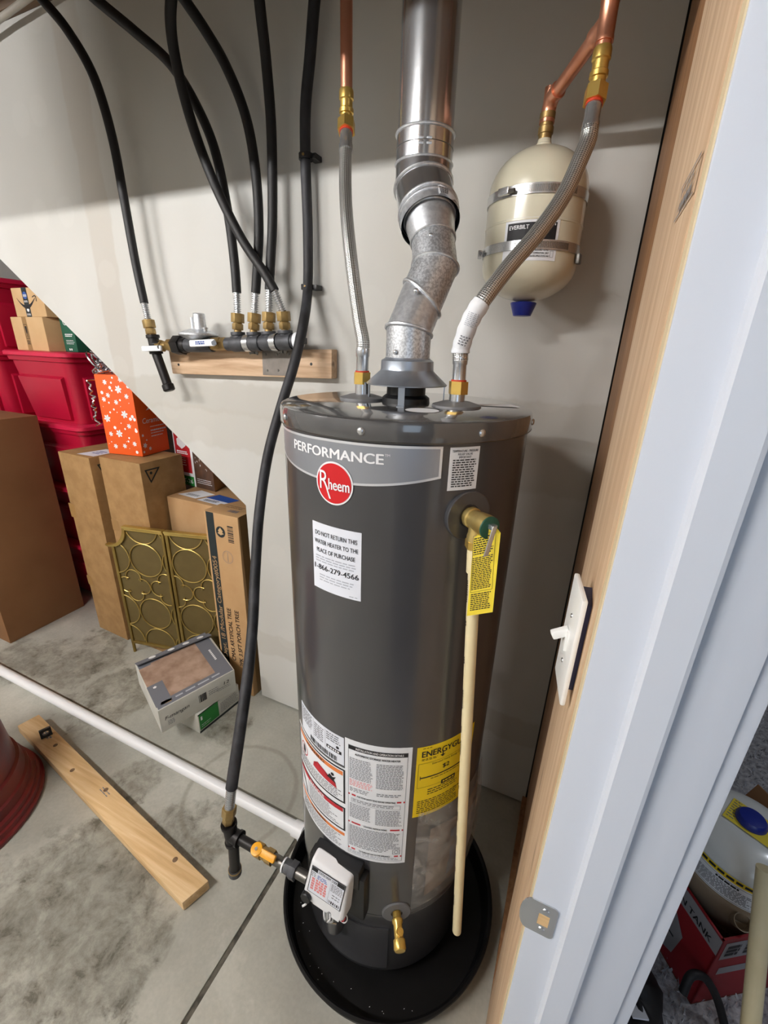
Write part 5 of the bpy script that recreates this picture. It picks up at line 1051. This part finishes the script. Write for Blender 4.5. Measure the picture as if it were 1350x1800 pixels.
# tile boxes
lo4 = [Vector(p) for p in ((-1.62, 1.012, 0), (-1.297, 1.003, 0), (-1.270, 1.226, 0), (-1.60, 1.235, 0))]
t, b4, t4 = carton('tile_box', lo4, 0, .105, 'white_card', 'white tile box with a green panel lying under the grey tile box', bev=.003)
sf, W_, H_ = face(b4, t4, 1); P = Print(sf); P.rect('green_panel', .004, .016, .105, H_-.006); P.rect('card_black', 0, 0, W_, .012); P.rect('card_black', 0, H_-.008, W_*.6, H_-.001); P.rect('paper_white', .012, .065, .020, .085, h=.001); P.lines('paper_white', .012, .02, .06, .04, 2, .2, h=.001); P.lines('ink_grey', .115, .02, W_-.01, .075, 7, .35); P.build(t)
up4 = [at(277, 1250, z=.225), at(412, 1177, z=.225), at(366, 1113, z=.225), at(237, 1166, z=.225)]
for p in up4: p.z = 0
cen = sum(up4, Vector())/4
t, b4, t4 = carton('tile_box', up4, .1055, .224, 'white_card', 'grey and white tile box with a brown tile picture, lying askew on top', bev=.003)
sf, W_, D_ = topf(t4); P = Print(sf); P.rect('grey_card', .004, .004, W_-.004, D_-.004, h=.0005); P.rect('tile_print', .002, .12, .06, D_-.06, h=.0008); P.rect('tile_print', .055, .045, W_-.075, D_-.05, h=.0010); P.rect('grey_card', 0, .02, .065, .165, h=.0014); [P.rect('ink_white', W_-.043, .125+k*.0115, W_-.034, .133+k*.0115, h=.0012) for k in range(8)]; P.lines('ink_pale', .08, .018, .29, .030, 1, .7, h=.0012, word=(.03, .06), gap=.012); P.disc('ink_white', .028, .142, .008, h=.0018, n=5); P.poly('card_light', [(.018, .022), (.06, .016), (.066, .03), (.045, .036), (.024, .036)], h=.0014); P.build(t)
Ug = (t4[2]-t4[3]).normalized(); Bk = Vector((-Ug.y, Ug.x, 0))
m = MB().hexa([t4[3]+Vector((0, 0, -.002)), t4[2]+Vector((0, 0, -.002)), t4[2]-Bk*.046+Vector((0, 0, .012)), t4[3]-Bk*.042+Vector((0, 0, .012)), t4[3]+Vector((0, 0, .002)), t4[2]+Vector((0, 0, .002)), t4[2]-Bk*.046+Vector((0, 0, .016)), t4[3]-Bk*.042+Vector((0, 0, .016))])
fo = m.build('open_flap', 'grey_card', t)
fs_ = Plane(t4[3]-Bk*.022+Vector((0, 0, .0092)), Ug, (-Bk*.045+Vector((0, 0, .014))), None); fs_.N = fs_.N if fs_.N.z > 0 else -fs_.N; P = Print(fs_)
for u_ in (.07, .155, .225, .295): P.disc('ink_white', u_, -.003, .016, h=.0015, n=18)
P.lines('ink_pale', .10, -.004, .13, .002, 1, .5, h=.0015); P.lines('ink_pale', .18, -.004, .20, .002, 1, .5, h=.0015); P.build(fo)
sf, W_, H_ = face(b4, t4, 0); P = Print(sf); P.text('ink', 'F-mangan', .02, .055, .018, .10, al='L', shear=.3); P.barcode('ink', .165, .045, .20, .085); P.lines('ink_grey', .03, .02, .06, .045, 4, .4); P.lines('ink_grey', .21, .05, .26, .08, 3, .3); P.text('ink', '12', W_-.045, .07, .016, .025, shear=.2); P.lines('ink_grey', W_-.09, .045, W_-.02, .062, 2, .3); P.build(t)

# lumber offcut, clip and red tub on the floor
c4 = [Vector(p) for p in ((-2.000, .664, 0), (-.842, .500, 0), (-.815, .578, 0), (-1.985, .742, 0))]
lum = thing('lumber_offcut', (-1.4, .62, 0), 'pine two-by-four offcut lying on the concrete beside the white pipe', 'lumber')
al_ = MB().hexa([Vector((p.x, p.y, .003)) for p in c4]+[Vector((p.x, p.y, .042)) for p in c4]).build('plank', 'pine', lum, bevel=.004)
ul = (c4[1]-c4[0]).normalized(); lsf = Plane(Vector((-1.90, .70, .042)), ul, (-ul.y, ul.x, 0), (0, 0, 1)); P = Print(lsf); P.rect('ink_grey', .02, -.014, .034, .004, h=.0005); P.lines('ink_grey', .04, -.012, .10, .006, 2, .7, h=.0005, word=(.006, .014), gap=.004); P.lines('ink_grey', .50, -.01, .56, .01, 2, .3, h=.0005, word=(.012, .02)); P.build(lum, 'grade_stamp')
for u_, v_ in ((.15, -.004), (.33, -.02), (.52, .01), (.95, .01)): MB().lathe([(.0085, 0), (.006, .0006)], lsf.p(u_, v_, 0), (0, 0, 1), 12).build('knot', 'joist_wood', lum)
kc = at(82, 1293, z=.042); kl = thing('plastic_clip', (kc.x, kc.y, .042), 'small black plastic clip lying on the pine offcut', 'clip'); kU, kV = Vector((.35, .94, 0)).normalized(), Vector((-.3, .11, .95)).normalized(); kN = kU.cross(kV)
rg = []; K = 20
for h_ in (-.009, .009):
    for rad, sq in ((.024, 1), (.012, .62)):
        for i in range(K):
            a = 6.2832*i/K; x_, y_ = rad*math.cos(a), rad*math.sin(a)*sq
            if rad > .02: x_ = max(-.020, min(.020, x_*1.3)); y_ = max(-.017, min(.017, y_*1.3))
            rg.append(kc+Vector((0, 0, .0175))+kU*x_+kV*y_+kN*h_)
fs = []
for i in range(K): j = (i+1) % K; fs += [(i, j, K+j, K+i), (2*K+i, 3*K+i, 3*K+j, 2*K+j), (i, 2*K+i, 2*K+j, j), (K+i, K+j, 3*K+j, 3*K+i)]
MB().add(rg, fs).build('clip_body', 'plastic_black', kl)
BX, BY = -1.832, .328
rt_ = thing('red_tub', (BX, BY, 0), 'dark red ribbed plastic tub standing upside down at the left edge', 'tub')
MB().lathe([(.02, .002), (.297, .0), (.300, .004), (.300, .016), (.292, .022), (.290, .040), (.283, .044), (.281, .060), (.270, .066), (.266, .098), (.258, .104), (.250, .150), (.240, .156), (.225, .36), (.218, .372), (.02, .374)], (BX, BY, 0), n=80).build('tub_body', 'tub_red', rt_)

# =================================================================== ROOM BEYOND THE DOOR
TT = .495
wc = at(1320, 1445, z=TT); WX, WYY = wc.x, wc.y
wt_ = thing('pressure_tank', (WX, WYY, .2), 'white round tank with a blue cap standing in the open red carton', 'tank')
MB().lathe([(.02, TT-.008), (.05, TT-.002), (.075, TT-.005), (.105, TT-.018), (.124, TT-.034), (.133, TT-.052), (.136, TT-.075), (.136, TT-.142)], (WX, WYY, 0), n=56, cap=False).build('upper_shell', 'tank_white', wt_)
MB().lathe([(.137, TT-.142), (.141, TT-.145), (.141, TT-.153), (.137, TT-.157), (.134, .27), (.11, .22), (.05, .20)], (WX, WYY, 0), n=56).build('lower_shell', 'tank_tan', wt_)
MB().lathe([(.030, TT-.003), (.034, TT+.001), (.034, TT+.010), (.028, TT+.018), (.012, TT+.021)], (WX, WYY, 0), n=28).build('cap', 'blue_plastic', wt_)
P = Print(Plane((WX, WYY, TT+.0005), (.85, -.5, 0), (.5, .85, 0), (0, 0, 1))); P.rect('tag_yellow', -.050, -.042, .088, .042, h=.0); P.build(wt_, 'sticker'); P = Print(P.s); P.lines('ink_grey', -.046, -.038, -.028, .038, 8, .3, h=.0006); P.build(wt_)
tsf = Cyl(-117, TT-.100, .1362, (WX, WYY)); o = label(wt_, 'tank_label', tsf, 'paper_white', .15, .078); P = Print(tsf); P.rect('label_yellow', -.075, .022, .075, .039); P.lines('ink', -.055, .026, .055, .035, 1, .9, word=(.006, .016), gap=.004, rag=0); P.frame('ink', -.070, -.037, .070, .018, .001); P.rect('ink', -.018, .008, .03, .014); P.lines('ink_grey', -.066, -.033, .066, .004, 8, .55, word=(.004, .010)); P.build(o)
q = at(1303, 1600, z=.335); sd = Vector((q.x-WX, q.y-WYY, 0)).normalized()
MB().lathe([(.021, 0), (.0190, .045), (.0172, .045), (.0172, .015), (.002, .015)], Vector((WX, WYY, .300))+sd*.122, (sd+Vector((0, 0, 1.1))), 24).build('stub_pipe', 'tank_tan', wt_)
# open carton
E_ = Vector((.533, .918, 0)); d1_ = Vector((-.541, .841, 0)); d2_ = Vector((.841, .541, 0)); L1, L2, BH = .285, .30, .300
ct = thing('open_carton', E_+d1_*.14+d2_*.15+Vector((0, 0, .013)), 'open red product carton with a grey title strip on the carpet', 'box')
def wall_(a, b, inw, nm, mat='box_red'): return MB().prism([(a.x, a.y, .013), (b.x, b.y, .013), (b.x, b.y, BH), (a.x, a.y, BH)], inw*.005).build(nm, mat, ct)
c1, c2, c3, c4_ = E_, E_+d2_*L2, E_+d2_*L2+d1_*L1, E_+d1_*L1
wall_(c1, c2, d1_, 'side_panel'); wall_(c4_, c1, d2_, 'side_panel'); wall_(c2, c3, -d2_, 'side_panel'); wall_(c3, c4_, -d1_, 'side_panel')
MB().prism([(p.x, p.y, .014) for p in (c1, c2, c3, c4_)], (0, 0, .004)).build('bottom_panel', 'card_big', ct)
for a, b, o_ in ((c3, c4_, d1_), (c2, c3, d2_)): MB().prism([Vector((a.x, a.y, BH)), Vector((b.x, b.y, BH)), Vector((b.x, b.y, BH))+o_*.07+Vector((0, 0, .10)), Vector((a.x, a.y, BH))+o_*.07+Vector((0, 0, .10))], o_*.003).build('flap', 'card_big', ct)
lf = Plane(Vector((c4_.x, c4_.y, .013)), -d1_, (0, 0, 1), -d2_); P = Print(lf); H_ = BH-.013; P.rect('box_grey', 0, H_-.062, L1, H_-.004, h=.0006); P.text('ink', 'EXPANSION TANK', .05, H_-.052, .020, .215, al='L', bold=.012, h=.001); P.text('ink', 'THERMAL', .05, H_-.022, .014, .10, al='L', bold=.012, h=.001)
P.poly('box_grey', [(.06, .03), (.15, .02), (.20, .05), (.21, .14), (.17, .19), (.09, .18), (.05, .12)], h=.0007); P.rect('card_black', .08, .10, .19, .106, h=.001); P.build(ct)
rf = Plane(Vector((c1.x, c1.y, .013)), d2_, (0, 0, 1), -d1_); P = Print(rf); P.rect('box_grey', .015, H_-.085, .135, H_-.015, h=.0006); P.lines('ink', .025, H_-.075, .065, H_-.03, 3, .8, word=(.02, .04)); P.lines('ink', .078, H_-.075, .125, H_-.03, 3, .8, word=(.02, .04)); P.rect('box_grey', .03, H_-.155, .15, H_-.125, h=.0006); P.build(ct)
# black bag and leaning cream pipe
bc = at(1160, 1740, z=.10)
bg_ = thing('tool_bag', (bc.x, bc.y, .012), 'slumped black bag with a strap on the carpet by the door jamb', 'bag')
m = MB(); vs = []; fs = []; nu, nv = 22, 12
for j in range(nv+1):
    th = math.pi*j/nv*.5
    for i in range(nu):
        a = 6.2832*i/nu; r_ = math.cos(th)**.6; k = 1+.10*math.sin(3*a+j)+.06*math.sin(7*a)
        vs.append((bc.x-.075+.085*r_*k*math.cos(a), bc.y-.06+.14*r_*k*math.sin(a), .013+.15*math.sin(th)*(1+.08*math.sin(4*a))))
for j in range(nv):
    for i in range(nu): fs.append((j*nu+i, j*nu+(i+1) % nu, (j+1)*nu+(i+1) % nu, (j+1)*nu+i))
fs.append(tuple(range(nu-1, -1, -1))); m.add(vs, fs).build('bag_body', 'bag_black', bg_, ang=70)
MB().tube(spl([at(1200, 1745, z=.12), at(1215, 1715, z=.16), at(1240, 1720, z=.15), at(1262, 1760, z=.09), at(1280, 1830, z=.02)]), .010, 10).build('strap', 'bag_black', bg_)
ptc = at(1118, 1772, z=.165); MB().obox(ptc, (1, .3, .1), (-.3, 1, -.5), (0, .4, 1), .035, .05, .004).build('plastic_wrapper', 'paper_cool', bg_, bevel=.001)
p0_, p1_ = at(1340, 1590, z=.48), at(1318, 1800, z=.24); p0_, p1_ = p1_+(p0_-p1_)*1.3, p0_+(p1_-p0_)*((p0_.z-.016)/(p0_.z-p1_.z))
tag(MB().rod(p1_+Vector((0, 0, .012)), p0_, .018, 20).build('cream_pipe', 'cpvc_cream'), 'cream plastic pipe leaning at the right edge before the white tank', 'pipe')
